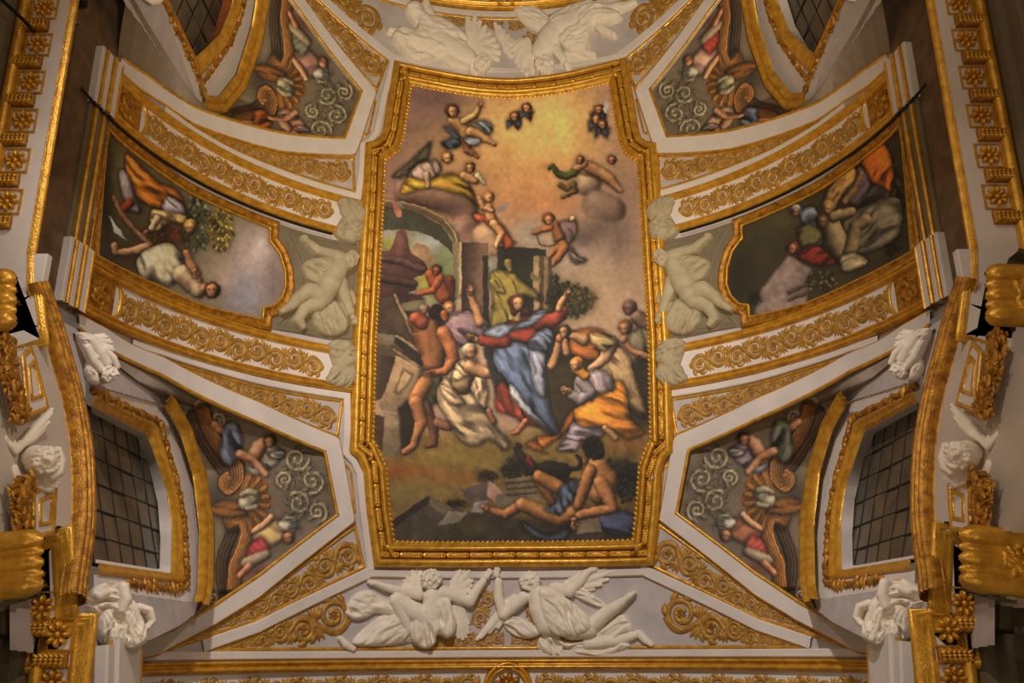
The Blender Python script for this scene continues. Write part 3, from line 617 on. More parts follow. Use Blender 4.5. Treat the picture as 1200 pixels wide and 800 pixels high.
# landscape seen through the arch, urn, masonry
cv.P([(444, 262), (535, 262), (535, 356), (444, 356)], (128, 124, 96)); cv.B(505, 283, 20, 12, (150, 152, 152)); cv.B(452, 275, 14, 10, (150, 150, 142)); cv.P([(478, 300), (488, 284), (500, 288), (514, 308), (500, 318), (480, 310)], (152, 122, 90))
cv.B(500, 330, 12, 14, (158, 148, 50)); cv.B(520, 312, 10, 20, (110, 120, 80)); cv.B(456, 286, 9, 8, (148, 140, 60))
ar = [(444, 241), (470, 244), (496, 252), (518, 265), (531, 285), (532, 300), (524, 290), (510, 279), (490, 272), (468, 268), (444, 271)]
cv.P(ar, (84, 84, 70), tex=.1, c2=(70, 66, 54), ax=(450, 250, 530, 290))
for dy, c in ((0, (162, 136, 104)), (3, (122, 104, 80)), (-3, (176, 146, 112))): cv.L([(444, 238+dy, 1.7), (472, 240+dy, 1.7), (498, 247+dy, 1.7), (520, 259+dy, 1.7), (533, 276+dy, 1.7), (537, 292, 1.7)], c, .8)
cv.P([(459, 236), (465, 235), (471, 250), (470, 254), (464, 255)], (170, 116, 98)); cv.P([(464, 236), (471, 236), (472, 246)], (130, 140, 130))
cv.P([(531, 284), (541, 284), (541, 350), (531, 350)], (122, 108, 80)); cv.P([(538, 284), (541, 284), (541, 345), (538, 345)], (164, 144, 108)); cv.P([(541, 284), (572, 284), (572, 395), (541, 395)], (62, 48, 42), c2=(118, 88, 74), ax=(541, 300, 562, 300))
cv.P([(566, 300), (573, 300), (573, 395), (566, 395)], (56, 44, 36)); cv.P([(572, 300), (583, 300), (583, 330), (572, 340)], (120, 116, 104)); cv.P([(583, 288), (640, 292), (640, 372), (583, 372)], (52, 50, 40)); cv.B(600, 300, 14, 10, (40, 40, 36), .8)
for x0, x1, c in ((625, 632, (148, 122, 92)), (632, 637, (86, 70, 52)), (637, 642, (136, 112, 84)), (642, 647, (92, 78, 62))): cv.P([(x0, 300), (x1, 300), (x1, 372), (x0, 372)], c)
cv.P([(622, 318), (634, 326), (634, 332), (622, 326)], (120, 104, 62)); cv.P([(568, 380), (645, 372), (645, 420), (568, 420)], (70, 58, 40))
cv.P([(471, 267), (476, 272), (479, 285), (482, 296), (497, 306), (501, 316), (494, 323), (484, 326), (490, 333), (488, 340), (478, 342), (497, 349), (498, 358), (444, 358), (444, 296), (456, 293), (461, 284), (465, 272)], (112, 76, 70), tex=.2, c2=(70, 46, 44), ax=(460, 290, 490, 330))
cv.L([(448, 303, 4), (470, 306, 5), (496, 316, 4)], (122, 86, 82), .45); cv.L([(448, 326, 5), (470, 330, 5), (486, 333, 4)], (100, 68, 64), .45); cv.B(468, 284, 4, 10, (140, 100, 90), .5)
# statue in the niche
cv.D([(573, 326), (582, 317), (600, 318), (612, 329), (632, 344), (634, 352), (612, 346), (604, 356), (600, 374), (586, 384), (573, 388), (577, 350)], (142, 126, 58), 70, 8, .3); cv.L([(596, 308, 5.5), (598, 316, 4)], (140, 122, 66)); cv.L([(578, 330, 4), (584, 340, 3.5), (590, 342, 3)], (160, 142, 70)); cv.P([(598, 344), (612, 346), (606, 374), (596, 374)], (158, 140, 92))
# trees
cv.tree(668, 352, 24, 22, (70, 70, 36), 120, 2); cv.tree(686, 350, 14, 12, (96, 84, 40), 40, 3); cv.tree(650, 352, 8, 30, (48, 48, 30), 60, 4); cv.P([(645, 380), (700, 395), (720, 430), (690, 500), (640, 500)], (58, 50, 34), soft=6)
# ground, ruins
G2 = [(432, 500), (560, 512), (640, 500), (772, 470), (772, 645), (432, 645)]
cv.P(G2, (128, 104, 52), soft=10, tex=.2); cv.P([(640, 430), (760, 420), (772, 500), (640, 505)], (70, 58, 36), soft=8)
cv.B(470, 552, 34, 10, (148, 84, 38), .85); cv.B(540, 560, 34, 8, (140, 92, 40), .7); cv.B(560, 535, 60, 12, (136, 116, 50), .7); cv.B(480, 580, 40, 16, (124, 108, 66), .8); cv.B(735, 520, 26, 10, (140, 92, 48), .7); cv.B(610, 510, 50, 6, (150, 124, 84), .6)
cv.P([(440, 350), (463, 346), (486, 396), (500, 424), (480, 428), (440, 422)], (70, 58, 48), c2=(92, 74, 58), ax=(445, 400, 485, 360)); cv.P([(470, 355), (498, 350), (500, 366), (476, 368)], (112, 104, 78)); cv.P([(472, 364), (498, 364), (498, 376), (482, 380)], (52, 52, 36))
cv.L([(463, 346, 2), (478, 378, 2.4), (492, 408, 2.8), (504, 432, 3)], (168, 142, 108), .7); cv.P([(442, 390), (466, 393), (474, 404), (442, 404)], (116, 102, 84)); cv.P([(442, 404), (474, 404), (470, 422), (442, 420)], (98, 80, 62))
cv.P([(464, 394), (500, 420), (503, 428), (494, 430), (462, 402)], (58, 48, 40)); cv.L([(465, 394, 2), (483, 405, 2.4), (502, 420, 3)], (166, 138, 102), .7); cv.L([(462, 410, 2), (490, 430, 2.5)], (150, 126, 96), .7)
cv.P([(438, 415), (464, 418), (458, 445), (446, 468), (438, 470)], (88, 72, 56), c2=(66, 52, 42), ax=(440, 440, 462, 440)); cv.P([(464, 416), (497, 434), (490, 452), (466, 478), (446, 472), (456, 446)], (168, 138, 104), c2=(128, 106, 80), ax=(455, 430, 490, 460))
cv.P([(472, 430), (486, 438), (480, 452), (466, 464), (460, 460), (468, 444)], (120, 98, 70)); cv.P([(474, 435), (482, 440), (477, 450), (467, 459), (465, 456)], (160, 134, 98)); cv.P([(444, 470), (468, 478), (472, 484), (446, 480)], (136, 116, 90)); cv.P([(450, 480), (470, 488), (471, 534), (448, 532)], (146, 126, 98), c2=(112, 98, 78), ax=(450, 490, 470, 530)); cv.P([(438, 485), (451, 488), (448, 530), (438, 525)], (84, 62, 44))
cv.P([(466, 478), (490, 455), (496, 500), (480, 530), (471, 530)], (56, 46, 34), soft=4)
# stooping man with the urn
cv.L([(526, 330, 8), (528, 350, 5)], (132, 66, 38)); cv.L([(506, 322, 8), (514, 336, 10), (520, 348, 9)], (172, 92, 50)); cv.L([(516, 326, 5), (508, 340, 4), (490, 345, 3)], (180, 98, 54)); cv.head(512, 316, 6.5, (92, 52, 30), (160, 90, 52), -.3, .5)
# woman with the raised arm and two heads behind
cv.head(497, 362, 6, (150, 122, 100), (160, 122, 96), .4, .2); cv.D([(521, 374), (545, 364), (566, 370), (573, 382), (566, 396), (550, 404), (530, 408), (522, 395)], (134, 108, 112), 30, 8); cv.L([(563, 378, 6), (557, 360, 5.4), (552, 348, 4.4)], SK); cv.hand(551, 343, .05, -1, 4, SK); cv.head(526, 360, 8, (176, 122, 66), (192, 146, 100), .5, .3)
# labourer seen from behind
cv.L([(500, 478, 7), (508, 503, 6), (509, 520, 4), (500, 522, 3.5)], (132, 86, 58)); cv.D([(494, 432), (514, 430), (518, 462), (506, 474), (492, 456)], (84, 84, 60), 80, 7); cv.L([(498, 450, 10), (487, 470, 9.5)], (190, 130, 76)); cv.L([(488, 472, 9), (494, 494, 7.5), (485, 520, 4.6)], (186, 128, 78)); cv.L([(485, 522, 5), (474, 530, 4)], (186, 124, 80))
cv.L([(490, 376, 12), (500, 390, 18), (508, 410, 17), (508, 426, 13)], (170, 112, 68)); cv.L([(488, 373, 8), (494, 378, 9)], (186, 98, 66)); cv.L([(520, 390, 9), (528, 406, 8), (532, 422, 7), (521, 435, 5.5), (509, 437, 5)], (190, 120, 74)); cv.B(504, 400, 4, 16, (110, 70, 46), .6); cv.L([(512, 366, 10), (518, 370, 8)], (44, 30, 22)); cv.L([(521, 368, 5.5), (522, 374, 4)], (168, 100, 54)); cv.B(516, 379, 5, 4, (30, 22, 18), .9); cv.hand(506, 436, -1, .2, 4, (186, 118, 74))
# old man in white drapery
cv.L([(513, 496, 6), (525, 500, 6)], (160, 108, 76)); cv.D([(514, 452), (524, 443), (540, 455), (556, 462), (570, 478), (582, 500), (598, 520), (590, 528), (574, 515), (556, 523), (536, 511), (522, 486), (512, 468)], (188, 162, 126), 45, 10, .3); cv.L([(548, 432, 10), (542, 450, 13)], (172, 142, 104)); cv.D([(558, 440), (568, 440), (572, 462), (568, 478), (556, 466), (552, 452)], (196, 168, 136), 80, 6); cv.D([(516, 452), (528, 454), (546, 472), (526, 472)], (196, 168, 130), 30, 6)
cv.D([(536, 424), (552, 422), (548, 440), (530, 446)], (196, 172, 128), 40, 6); cv.L([(551, 430, 8), (568, 437, 7.5), (584, 437, 6.5), (592, 428, 4.5)], (204, 156, 110)); cv.hand(597, 423, 1, -.35, 4.2, (204, 154, 108)); cv.head(550, 411, 9.5, (186, 170, 142), (188, 140, 102), .75, .25); cv.B(557, 423, 4, 5, (90, 66, 52), .8); cv.L([(573, 482, 4), (578, 493, 4.5)], (170, 114, 84))
cv.P([(566, 408), (600, 404), (604, 470), (584, 470), (574, 440)], (54, 52, 52), soft=4)
# healer in red tunic and blue mantle
cv.D([(584, 448), (602, 458), (626, 488), (640, 500), (616, 497), (600, 487), (582, 480)], (160, 72, 50), 60, 9, .34); cv.L([(616, 494, 4), (606, 507, 3.6), (602, 508, 3)], (188, 120, 82)); cv.L([(640, 498, 5), (644, 508, 3.6)], (188, 122, 84))
cv.D([(578, 412), (600, 400), (628, 404), (646, 386), (648, 402), (640, 426), (641, 452), (646, 482), (658, 508), (650, 510), (626, 490), (606, 466), (592, 442), (582, 432)], (98, 110, 136), 62, 11, .34); cv.D([(622, 408), (638, 412), (638, 440), (640, 465), (628, 460), (622, 436)], (142, 142, 158), 80, 8, .25); cv.D([(600, 450), (626, 484), (648, 506), (640, 506), (614, 482), (598, 462)], (150, 152, 158), 50, 5, .25)
cv.D([(572, 392), (588, 382), (606, 374), (634, 364), (638, 380), (628, 402), (600, 398), (584, 402)], (164, 70, 50), 30, 8); cv.L([(592, 400, 8), (578, 401, 8), (566, 399, 6.5)], (166, 72, 52)); cv.L([(558, 398, 4.2), (550, 395, 3)], SK); cv.hand(553, 395, -1, -.35, 3.4, SK); cv.L([(633, 378, 10), (650, 375, 8.5), (660, 364, 6.2)], (170, 74, 54)); cv.L([(655, 362, 4.4), (660, 350, 3.8), (664, 345, 3.2)], SK); cv.hand(664, 344, .6, -.8, 3.4, SK)
cv.D([(566, 390), (585, 380), (604, 380), (632, 364), (640, 366), (622, 382), (600, 388), (584, 396)], (128, 136, 156), -18, 7, .3); cv.D([(622, 396), (640, 384), (648, 394), (640, 412), (620, 408)], (112, 120, 144), 30, 7, .3); cv.L([(607, 368, 4.5), (607, 374, 5)], SK); cv.L([(600, 352, 5), (602, 366, 4), (614, 352, 5), (618, 366, 4)], (96, 58, 34)); cv.head(608, 354, 9.5, (102, 62, 36), (208, 158, 110), -.15, .25)
# kneeling praying woman, onlookers
cv.D([(672, 390), (698, 385), (720, 396), (728, 410), (716, 422), (692, 422), (668, 412)], (164, 100, 46), 25, 9); cv.D([(714, 404), (736, 414), (744, 440), (758, 482), (748, 488), (728, 462), (710, 442), (698, 428)], (164, 136, 98), 62, 9, .26); cv.L([(672, 394, 5), (684, 398, 8)], (190, 146, 104)); cv.L([(656, 398, 5), (652, 416, 5.8), (647, 428, 6)], (186, 138, 96)); cv.L([(662, 400, 4), (664, 414, 4.5)], (190, 142, 100)); cv.L([(656, 396, 5.5)], (196, 136, 96)); cv.head(662, 388, 8, (84, 58, 40), (190, 142, 100), -.6, .2); cv.L([(716, 404, 9), (709, 420, 7), (693, 433, 5)], (198, 156, 116)); cv.D([(690, 392), (700, 390), (722, 400), (708, 412), (696, 404)], (170, 146, 98), 20, 7)
cv.P([(744, 420), (772, 410), (772, 470), (750, 462)], (56, 46, 36), soft=4); cv.head(738, 360, 9, (112, 88, 78), (138, 98, 80), -.6, .3); cv.L([(748, 372, 9), (756, 380, 9)], (138, 108, 88)); cv.D([(736, 392), (752, 384), (762, 390), (762, 420), (742, 414)], (118, 108, 84), 70, 8); cv.head(733, 383, 9, (140, 92, 50), (172, 126, 84), -.6, .35); cv.L([(733, 402, 4), (742, 412, 4.4), (758, 417, 4)], (180, 132, 92)); cv.L([(731, 398, 4.5)], (176, 126, 86))
# woman in the orange skirt
cv.D([(676, 476), (671, 497), (652, 514), (636, 526), (640, 531), (618, 522), (630, 512), (654, 508), (664, 488)], (186, 112, 42), 60, 8); cv.D([(672, 494), (690, 499), (708, 503), (702, 513), (682, 516), (675, 528), (654, 527), (664, 510)], (156, 140, 146), 10, 8)
cv.D([(696, 464), (712, 456), (725, 445), (735, 460), (738, 486), (748, 500), (756, 508), (735, 515), (724, 507), (700, 500), (680, 499), (672, 484), (680, 474)], (214, 140, 46), 18, 12, .3); cv.L([(709, 502, 4), (722, 513, 3.6)], (190, 150, 104)); cv.D([(674, 442), (690, 434), (708, 434), (720, 450), (718, 458), (698, 462), (686, 468), (674, 462)], (160, 144, 146), 50, 9, .25); cv.L([(682, 446, 8), (692, 461, 8.5), (680, 468, 7), (671, 463, 6)], (160, 146, 150)); cv.hand(666, 458, -1, -.5, 4.5, (214, 160, 110)); cv.L([(676, 432, 7), (686, 440, 6)], (206, 146, 40)); cv.head(676, 426, 8.5, (214, 150, 46), (206, 154, 106), -.8, .25)
# dog
D_ = (58, 48, 38); cv.L([(668, 550, 3), (678, 548, 3), (681, 540, 2.4), (676, 534, 2)], D_); cv.L([(656, 552, 9), (662, 562, 5), (674, 564, 2.6)], D_); cv.L([(624, 554, 9), (644, 549, 10), (660, 552, 9)], D_); cv.L([(624, 550, 8), (614, 538, 6), (604, 526, 3.2)], (74, 64, 54)); cv.L([(620, 538, 4), (624, 546, 3)], (150, 48, 44)); cv.L([(610, 524, 2.5), (606, 520, 1.8)], D_); cv.L([(628, 562, 4), (626, 572, 2.6)], D_)
# foreground rocks, bushes and reclining man
cv.P([(432, 622), (500, 600), (560, 600), (610, 606), (680, 616), (772, 600), (772, 645), (432, 645)], (70, 62, 50), soft=8, tex=.25); cv.B(555, 618, 24, 8, (96, 86, 50), .7)
cv.tree(603, 548, 14, 14, (44, 46, 40), 70, 5); cv.tree(570, 557, 12, 7, (56, 46, 34), 40, 6); cv.tree(725, 548, 16, 14, (60, 60, 40), 50, 7); cv.tree(738, 566, 18, 24, (44, 46, 42), 90, 8); cv.tree(536, 590, 12, 5, (50, 42, 30), 30, 9)
cv.P([(458, 612), (503, 581), (530, 594), (546, 600), (524, 622), (500, 632), (458, 636)], (84, 74, 62)); cv.P([(458, 610), (503, 580), (505, 588), (462, 618)], (62, 54, 44)); cv.P([(503, 581), (532, 595), (520, 603), (503, 592)], (112, 98, 80)); cv.P([(526, 598), (548, 600), (536, 612), (512, 616)], (128, 118, 104)); cv.P([(541, 574), (573, 563), (576, 586), (550, 592)], (96, 82, 74)); cv.P([(573, 563), (590, 576), (580, 588), (570, 580)], (156, 124, 108)); cv.P([(556, 588), (572, 586), (566, 600), (552, 600)], (132, 124, 114)); cv.P([(580, 580), (606, 576), (606, 592), (582, 594)], (108, 98, 80)); cv.P([(592, 562), (628, 556), (634, 592), (596, 594)], (120, 106, 80))
for y in (566, 573, 580): cv.L([(594, y, 1.2), (628, y-3, 1.2)], (82, 70, 52), .8)
cv.D([(702, 600), (720, 596), (744, 604), (744, 624), (716, 626), (700, 612)], (84, 88, 116), 30, 9); cv.P([(674, 606), (700, 604), (706, 622), (676, 626)], (122, 108, 88)); cv.D([(612, 612), (640, 626), (660, 620), (670, 608), (662, 632), (632, 632)], (84, 92, 108), 10, 7)
cv.L([(631, 560, 7.5), (640, 576, 6.5), (648, 588, 5)], (150, 102, 62)); cv.L([(632, 558, 7.5), (646, 566, 9), (664, 576, 8)], (196, 136, 74)); cv.L([(572, 597, 4.2), (592, 603, 6), (608, 594, 7)], (186, 128, 82)); cv.L([(612, 591, 8), (634, 600, 10), (656, 607, 11), (672, 600, 8)], (204, 146, 82)); cv.L([(570, 596, 4), (566, 594, 3)], (186, 124, 80))
cv.D([(656, 572), (672, 562), (682, 568), (668, 590), (656, 604), (638, 596), (652, 588)], (112, 122, 146), 55, 8, .34); cv.L([(700, 548, 14), (708, 562, 17), (704, 578, 14)], (202, 146, 84)); cv.L([(692, 552, 8), (684, 574, 7.5), (678, 592, 6.5)], (180, 124, 72)); cv.L([(704, 566, 9), (714, 586, 8.5), (718, 596, 6.5), (696, 600, 6.5), (680, 604, 6)], (204, 144, 86)); cv.hand(673, 610, -.1, 1, 4.6, (200, 138, 84)); cv.B(706, 560, 3, 14, (150, 100, 58), .5); cv.L([(693, 522, 11), (700, 530, 9)], (42, 32, 26)); cv.L([(687, 534, 5), (686, 541, 3.5)], (150, 102, 66))
for a, q in ((.5, 9), (1.4, 10), (2.4, 9), (3.6, 10), (5, 10), (5.8, 9)): cv.L([(695+q*math.cos(a), 525+q*math.sin(a), 4)], (52, 40, 32))
# angels in the clouds
cv.D([(505, 167), (494, 176), (480, 190), (460, 206), (472, 207), (492, 196), (502, 184)], (108, 98, 84), 120, 5, .3); cv.D([(480, 203), (495, 190), (512, 188), (516, 200), (500, 216), (482, 213)], (190, 162, 150), 50, 7, .25); cv.D([(470, 223), (479, 208), (500, 212), (528, 203), (546, 213), (556, 232), (560, 243), (548, 230), (530, 226), (505, 220), (478, 226)], (204, 164, 62), 25, 9, .3); cv.L([(500, 205, 4.5), (502, 218, 3)], (214, 176, 140)); cv.head(524, 184, 7.5, (182, 118, 60), (222, 172, 122), .3, .4); cv.L([(545, 206, 6), (556, 212, 5)], (212, 164, 118)); cv.head(551, 196, 6.5, (126, 84, 50), (214, 164, 112), -.2, .3); cv.L([(560, 206, 4), (568, 215, 1.5)], (216, 198, 170))
cv.D([(520, 148), (530, 152), (541, 162), (539, 171), (524, 175), (517, 167), (529, 160)], (96, 108, 130), 30, 7, .34); cv.L([(546, 164, 6), (548, 176, 5), (560, 184, 2.6)], (178, 122, 84)); cv.D([(552, 146), (568, 141), (578, 150), (572, 158), (562, 150)], (150, 158, 172), 20, 6); cv.L([(532, 142, 7), (542, 150, 8), (549, 160, 8)], (224, 178, 116)); cv.L([(544, 142, 4.6), (556, 136, 4.6), (562, 126, 3.4)], (222, 172, 118)); cv.hand(563, 124, .3, -1, 3, (220, 166, 114)); cv.L([(552, 155, 7), (564, 160, 5.8), (579, 169, 3)], (226, 176, 118)); cv.D([(544, 162), (562, 162), (563, 168), (550, 171)], (164, 168, 178), 10, 5); cv.head(530, 130, 8.5, (120, 78, 52), (222, 170, 120), .5, 0)
cv.D([(556, 250), (575, 255), (590, 265), (600, 280), (603, 286), (592, 292), (585, 276), (570, 262), (558, 258)], (190, 92, 56), 50, 7, .3); cv.L([(572, 244, 6.4), (576, 256, 6)], (218, 166, 112)); cv.L([(562, 232, 3.2), (566, 243, 3.8), (576, 247, 3)], (220, 168, 114)); cv.L([(579, 262, 5.4), (588, 274, 4.8), (582, 288, 3)], (218, 164, 112)); cv.head(573, 231, 7, (196, 130, 66), (222, 170, 118), .2, .3); cv.P([(580, 244), (598, 237), (592, 246), (582, 250)], (140, 132, 128))
for x, y, fx in ((617, 126, .2), (603, 136, -.1), (702, 128, -.3), (699, 139, .1), (706, 146, 0)):
    cv.D([(x-9, y+4), (x, y+6), (x+8, y+4), (x+5, y+16), (x-2, y+10), (x-8, y+15)], (96, 98, 112), 80, 5, .3); cv.head(x, y, 6.2, (130, 82, 52), (216, 156, 112), fx, .4)
cv.P([(706, 128), (710, 116), (714, 122), (711, 134)], (178, 168, 166)); cv.D([(672, 200), (690, 190), (706, 200), (718, 208), (724, 224), (712, 214), (690, 205)], (196, 146, 102), 30, 9, .2); cv.L([(690, 196, 7), (706, 203, 7.5), (716, 210, 6), (728, 224, 2.6)], (202, 152, 108)); cv.L([(676, 198, 5), (686, 192, 4)], (204, 150, 108)); cv.L([(644, 197, 2.5), (648, 194, 3), (653, 203, 4), (664, 207, 5), (673, 203, 4)], (98, 106, 52)); cv.L([(657, 217, 3.5), (664, 222, 3), (672, 216, 4.5), (674, 224, 3.5), (660, 231, 2.5)], (128, 104, 64)); cv.head(680, 187, 5.5, (150, 98, 60), (212, 150, 110), -.3, 0); cv.head(717, 187, 6, (120, 80, 60), (196, 140, 104), -.4, .2)
cv.D([(655, 262), (674, 258), (676, 274), (664, 288), (652, 284)], (126, 100, 96), 60, 6); cv.L([(650, 264, 6.4), (655, 278, 6.4)], (176, 116, 66)); cv.L([(646, 266, 3.8), (636, 270, 3.4), (626, 273, 2.8)], (176, 110, 64)); cv.L([(660, 288, 6.5), (648, 296, 4.5), (644, 300, 2.8)], (176, 120, 66)); cv.L([(662, 290, 6), (653, 304, 4.4), (648, 310, 2.8)], (170, 112, 62)); cv.head(643, 256, 7.5, (132, 84, 46), (202, 142, 92), .2, .5); cv.D([(670, 290), (678, 300), (688, 305), (676, 309), (668, 300)], (122, 100, 98), 40, 5)
cv.L([(629, 276, .9), (632, 286, .9), (642, 289, .9), (654, 286, .9)], (120, 76, 48)); cv.L([(671, 256, 4)], (214, 178, 140))
cv.brush()
def gridmesh(X, Y, keep, hit, mf, h):
    q = gridq(*X.shape); k = keep.ravel()[q].all(1); q = q[k]; idx = np.unique(q); rm = np.full(X.size, -1); rm[idx] = np.arange(len(idx))
    p2 = hit(np.stack([X.ravel()[idx], Y.ravel()[idx]], 1)); return mf(p2[:, 0], p2[:, 1], h), rm[q], idx
inn = inset(FO, .385); pxs = A_([project((R-.02)*math.sin(s/R), u, ZS+(R-.02)*math.cos(s/R)) for s, u in inn])
Vp, Qp, ix = gridmesh(X, Y, polysd(X, Y, pxs) > -1.5, lambda p: vh(p, .02), vm, .02)
obj('painted_panel', (Vp, Qp), M['paint'], fr, rgb=pig(cv.C.reshape(-1, 3)[ix]))
# ================================================================== side frescoes
SF = [(110, 300), (145, 318), (182, 335.5), (239, 360), (306, 375), (307, 361), (318, 359.5), (328, 350), (333, 336), (332, 317), (326, 298), (317, 286), (314, 283), (315, 268), (271, 250.5), (219, 226), (167.5, 190), (136, 165), (122, 150), (116, 220)]
SFP = vh(SF)
def side_canvas(right):
    c = Canvas(95, 140, 350, 390, 1.3, (120, 108, 84)); X, Y = c.X, c.Y; c.C = c.C*(1+.2*(fbm(X, Y, 40, 3)-.5))[..., None]
    if not right:                              # harvest: woman in orange, reaper in white
        c.B(150, 230, 40, 90, (92, 84, 52)); c.B(125, 230, 14, 90, (52, 44, 32)); c.B(140, 210, 10, 50, (132, 118, 76), .8); c.B(150, 300, 40, 26, (74, 64, 38)); c.B(290, 320, 46, 60, (150, 136, 142)); c.B(300, 300, 20, 30, (168, 150, 140), .7); c.B(285, 345, 20, 24, (132, 132, 150), .8); c.B(250, 320, 26, 30, (172, 150, 122), .6); c.B(322, 330, 14, 26, (120, 104, 106), .8); c.B(305, 292, 10, 20, (190, 180, 190), .5)
        c.tree(228, 262, 20, 34, (96, 98, 74), 120, 11); c.tree(258, 268, 14, 26, (132, 116, 58), 110, 12); c.B(192, 285, 26, 20, (96, 68, 38), .8); c.tree(192, 275, 26, 12, (88, 62, 36), 50, 13); c.B(205, 275, 8, 8, (150, 60, 40), .5)
        c.D([(148, 182), (160, 190), (185, 214), (203, 220), (216, 238), (208, 250), (188, 244), (166, 236), (150, 210)], (228, 140, 40), 40, 11, .34); c.D([(140, 200), (150, 205), (158, 232), (166, 248), (152, 246), (141, 222)], (160, 148, 160), 70, 7); c.L([(152, 238, 6), (144, 246, 5)], (170, 84, 52)); c.D([(196, 230), (214, 240), (216, 252), (200, 258), (190, 248)], (172, 162, 176), 40, 7); c.D([(178, 246), (200, 248), (218, 252), (216, 262), (196, 262), (184, 270), (176, 266)], (206, 180, 120), 20, 7); c.L([(184, 256, 4.5), (178, 268, 4)], (220, 190, 160)); c.hand(171, 272, -.4, .9, 3.6, (214, 166, 130)); c.head(223, 264, 8, (200, 160, 70), (216, 168, 116), -.2, .8)
        c.L([(134, 232, 3), (142, 250, 3.5), (160, 272, 3.5), (185, 295, 3.2), (215, 320, 2)], (190, 140, 106)); c.P([(127, 252), (140, 268), (148, 282), (134, 272)], (178, 184, 188)); c.L([(134, 288, 4.5), (136, 296, 4), (150, 295, 5), (172, 291, 7)], (202, 154, 116)); c.D([(160, 304), (176, 290), (198, 284), (212, 298), (214, 316), (202, 334), (186, 330), (166, 324)], (196, 186, 156), 60, 10); c.L([(214, 322, 12), (226, 332, 13), (232, 340, 10)], (214, 186, 146)); c.L([(218, 296, 4), (224, 310, 5), (230, 320, 5)], (206, 150, 110)); c.hand(228, 318, .2, .9, 4, (204, 150, 110)); c.L([(240, 338, 6)], (200, 152, 112)); c.head(249, 340, 10, (110, 62, 40), (208, 152, 106), -.3, -.3); c.B(218, 333, 5, 3, (120, 100, 84), .6)
    else:                                      # drawn in mirrored pixels: dark landscape, nude, orange and red robes
        m = lambda P: [(1196-p[0],)+tuple(p[1:]) for p in P]
        c.C[:] = A_((84, 74, 48))*(1+.3*(fbm(X, Y, 40, 8)-.5))[..., None]
        c.B(300, 300, 40, 60, (78, 70, 46)); c.B(320, 330, 20, 40, (56, 48, 36)); c.B(270, 255, 30, 20, (98, 90, 56), .8); c.P(m([(895, 368), (900, 345), (935, 302), (962, 318), (955, 365), (900, 382)]), (150, 130, 122), soft=4); c.L(m([(935, 346, 2), (955, 338, 2)]), (118, 100, 88)); c.L(m([(935, 355, 2), (955, 347, 2)]), (118, 100, 88)); c.tree(1196-975, 335, 20, 16, (102, 92, 62), 60, 21); c.tree(1196-1060, 250, 12, 60, (70, 62, 42), 60, 22); c.tree(300, 352, 8, 8, (50, 44, 32), 20, 3)
        c.D(m([(1022, 190), (1048, 172), (1060, 200), (1058, 230), (1040, 222), (1030, 212)]), (220, 126, 34), 70, 9, .4); c.D(m([(1000, 215), (1022, 200), (1034, 226), (1020, 246), (1002, 236)]), (128, 108, 118), 60, 8); c.D(m([(985, 222), (1010, 200), (1016, 212), (1000, 232), (990, 250), (976, 246)]), (192, 152, 84), 50, 7); c.D(m([(1022, 240), (1040, 222), (1056, 232), (1050, 250), (1030, 256)]), (122, 112, 118), 40, 8)
        c.head(1196-982, 246, 8.5, (190, 150, 82), (190, 150, 100), .3, .6); c.L(m([(1002, 240, 4), (1014, 226, 4), (1022, 208, 3.4)]), (190, 150, 104)); c.head(1196-944, 250, 7.5, (160, 160, 172), (176, 130, 94), .3, .5); c.D(m([(948, 252), (966, 246), (972, 266), (956, 268)]), (140, 146, 160), 30, 6)
        c.D(m([(1000, 262), (1040, 240), (1068, 238), (1068, 276), (1050, 292), (1015, 305), (1000, 318), (1004, 292)]), (142, 134, 110), 30, 10); c.L(m([(985, 268, 12), (992, 288, 15), (998, 300, 13)]), (176, 154, 112)); c.L(m([(988, 258, 7), (1010, 252, 6)]), (184, 158, 116)); c.L(m([(1008, 300, 9), (1015, 270, 8), (1026, 262, 8)]), (178, 156, 114)); c.D(m([(996, 306), (1012, 300), (1030, 310), (1014, 320), (1000, 322)]), (186, 170, 130), 20, 7); c.head(1196-975, 262, 8, (110, 84, 56), (160, 128, 90), -.3, .3)
        c.D(m([(946, 272), (962, 266), (976, 280), (968, 296), (950, 292)]), (118, 112, 70), 40, 7); c.D(m([(948, 300), (966, 290), (984, 302), (990, 312), (968, 314), (950, 308)]), (158, 62, 44), 20, 7); c.head(1196-940, 294, 8, (120, 74, 46), (184, 122, 84), .6, .1)
        c.C *= .93
    return c.brush(1.0)
FRAME_OFF = []
for mx in (0, 1):
    sc = side_canvas(mx); rt = root('framed_side_fresco', vm(-5.3, UM, 0), mx, 0)
    tag(rt, ('side fresco of reaper in white and woman in orange, gilt frame', 'dark side fresco of pale nude and red-robed figure, gilt frame')[mx], 'fresco')
    V, Q, ix = gridmesh(sc.X, sc.Y, polysd(sc.X, sc.Y, SF) > -2.5, lambda p: vh(p, .02), vm, .022)
    obj('painted_panel', (V, Q), M['paint'], rt, mx, 0, rgb=pig(sc.C.reshape(-1, 3)[ix]))
    P = SFP if (np.roll(SFP, -1, 0)[:, 0]*SFP[:, 1]-SFP[:, 0]*np.roll(SFP, -1, 0)[:, 1]).sum() < 0 else SFP[::-1]
    obj('gilt_frame', sweep(P, [(-.15, 0), (-.15, .05), (-.13, .07), (-.10, .075), (-.08, .05), (-.03, .045), (-.02, .065), (0, .065), (.012, .03)], vm, True, .07), M['golddk'], rt, mx, 0)
    obj('frame_bead', gline(P+0, .014, h=.055, closed=True), M['gold'], rt, mx, 0)
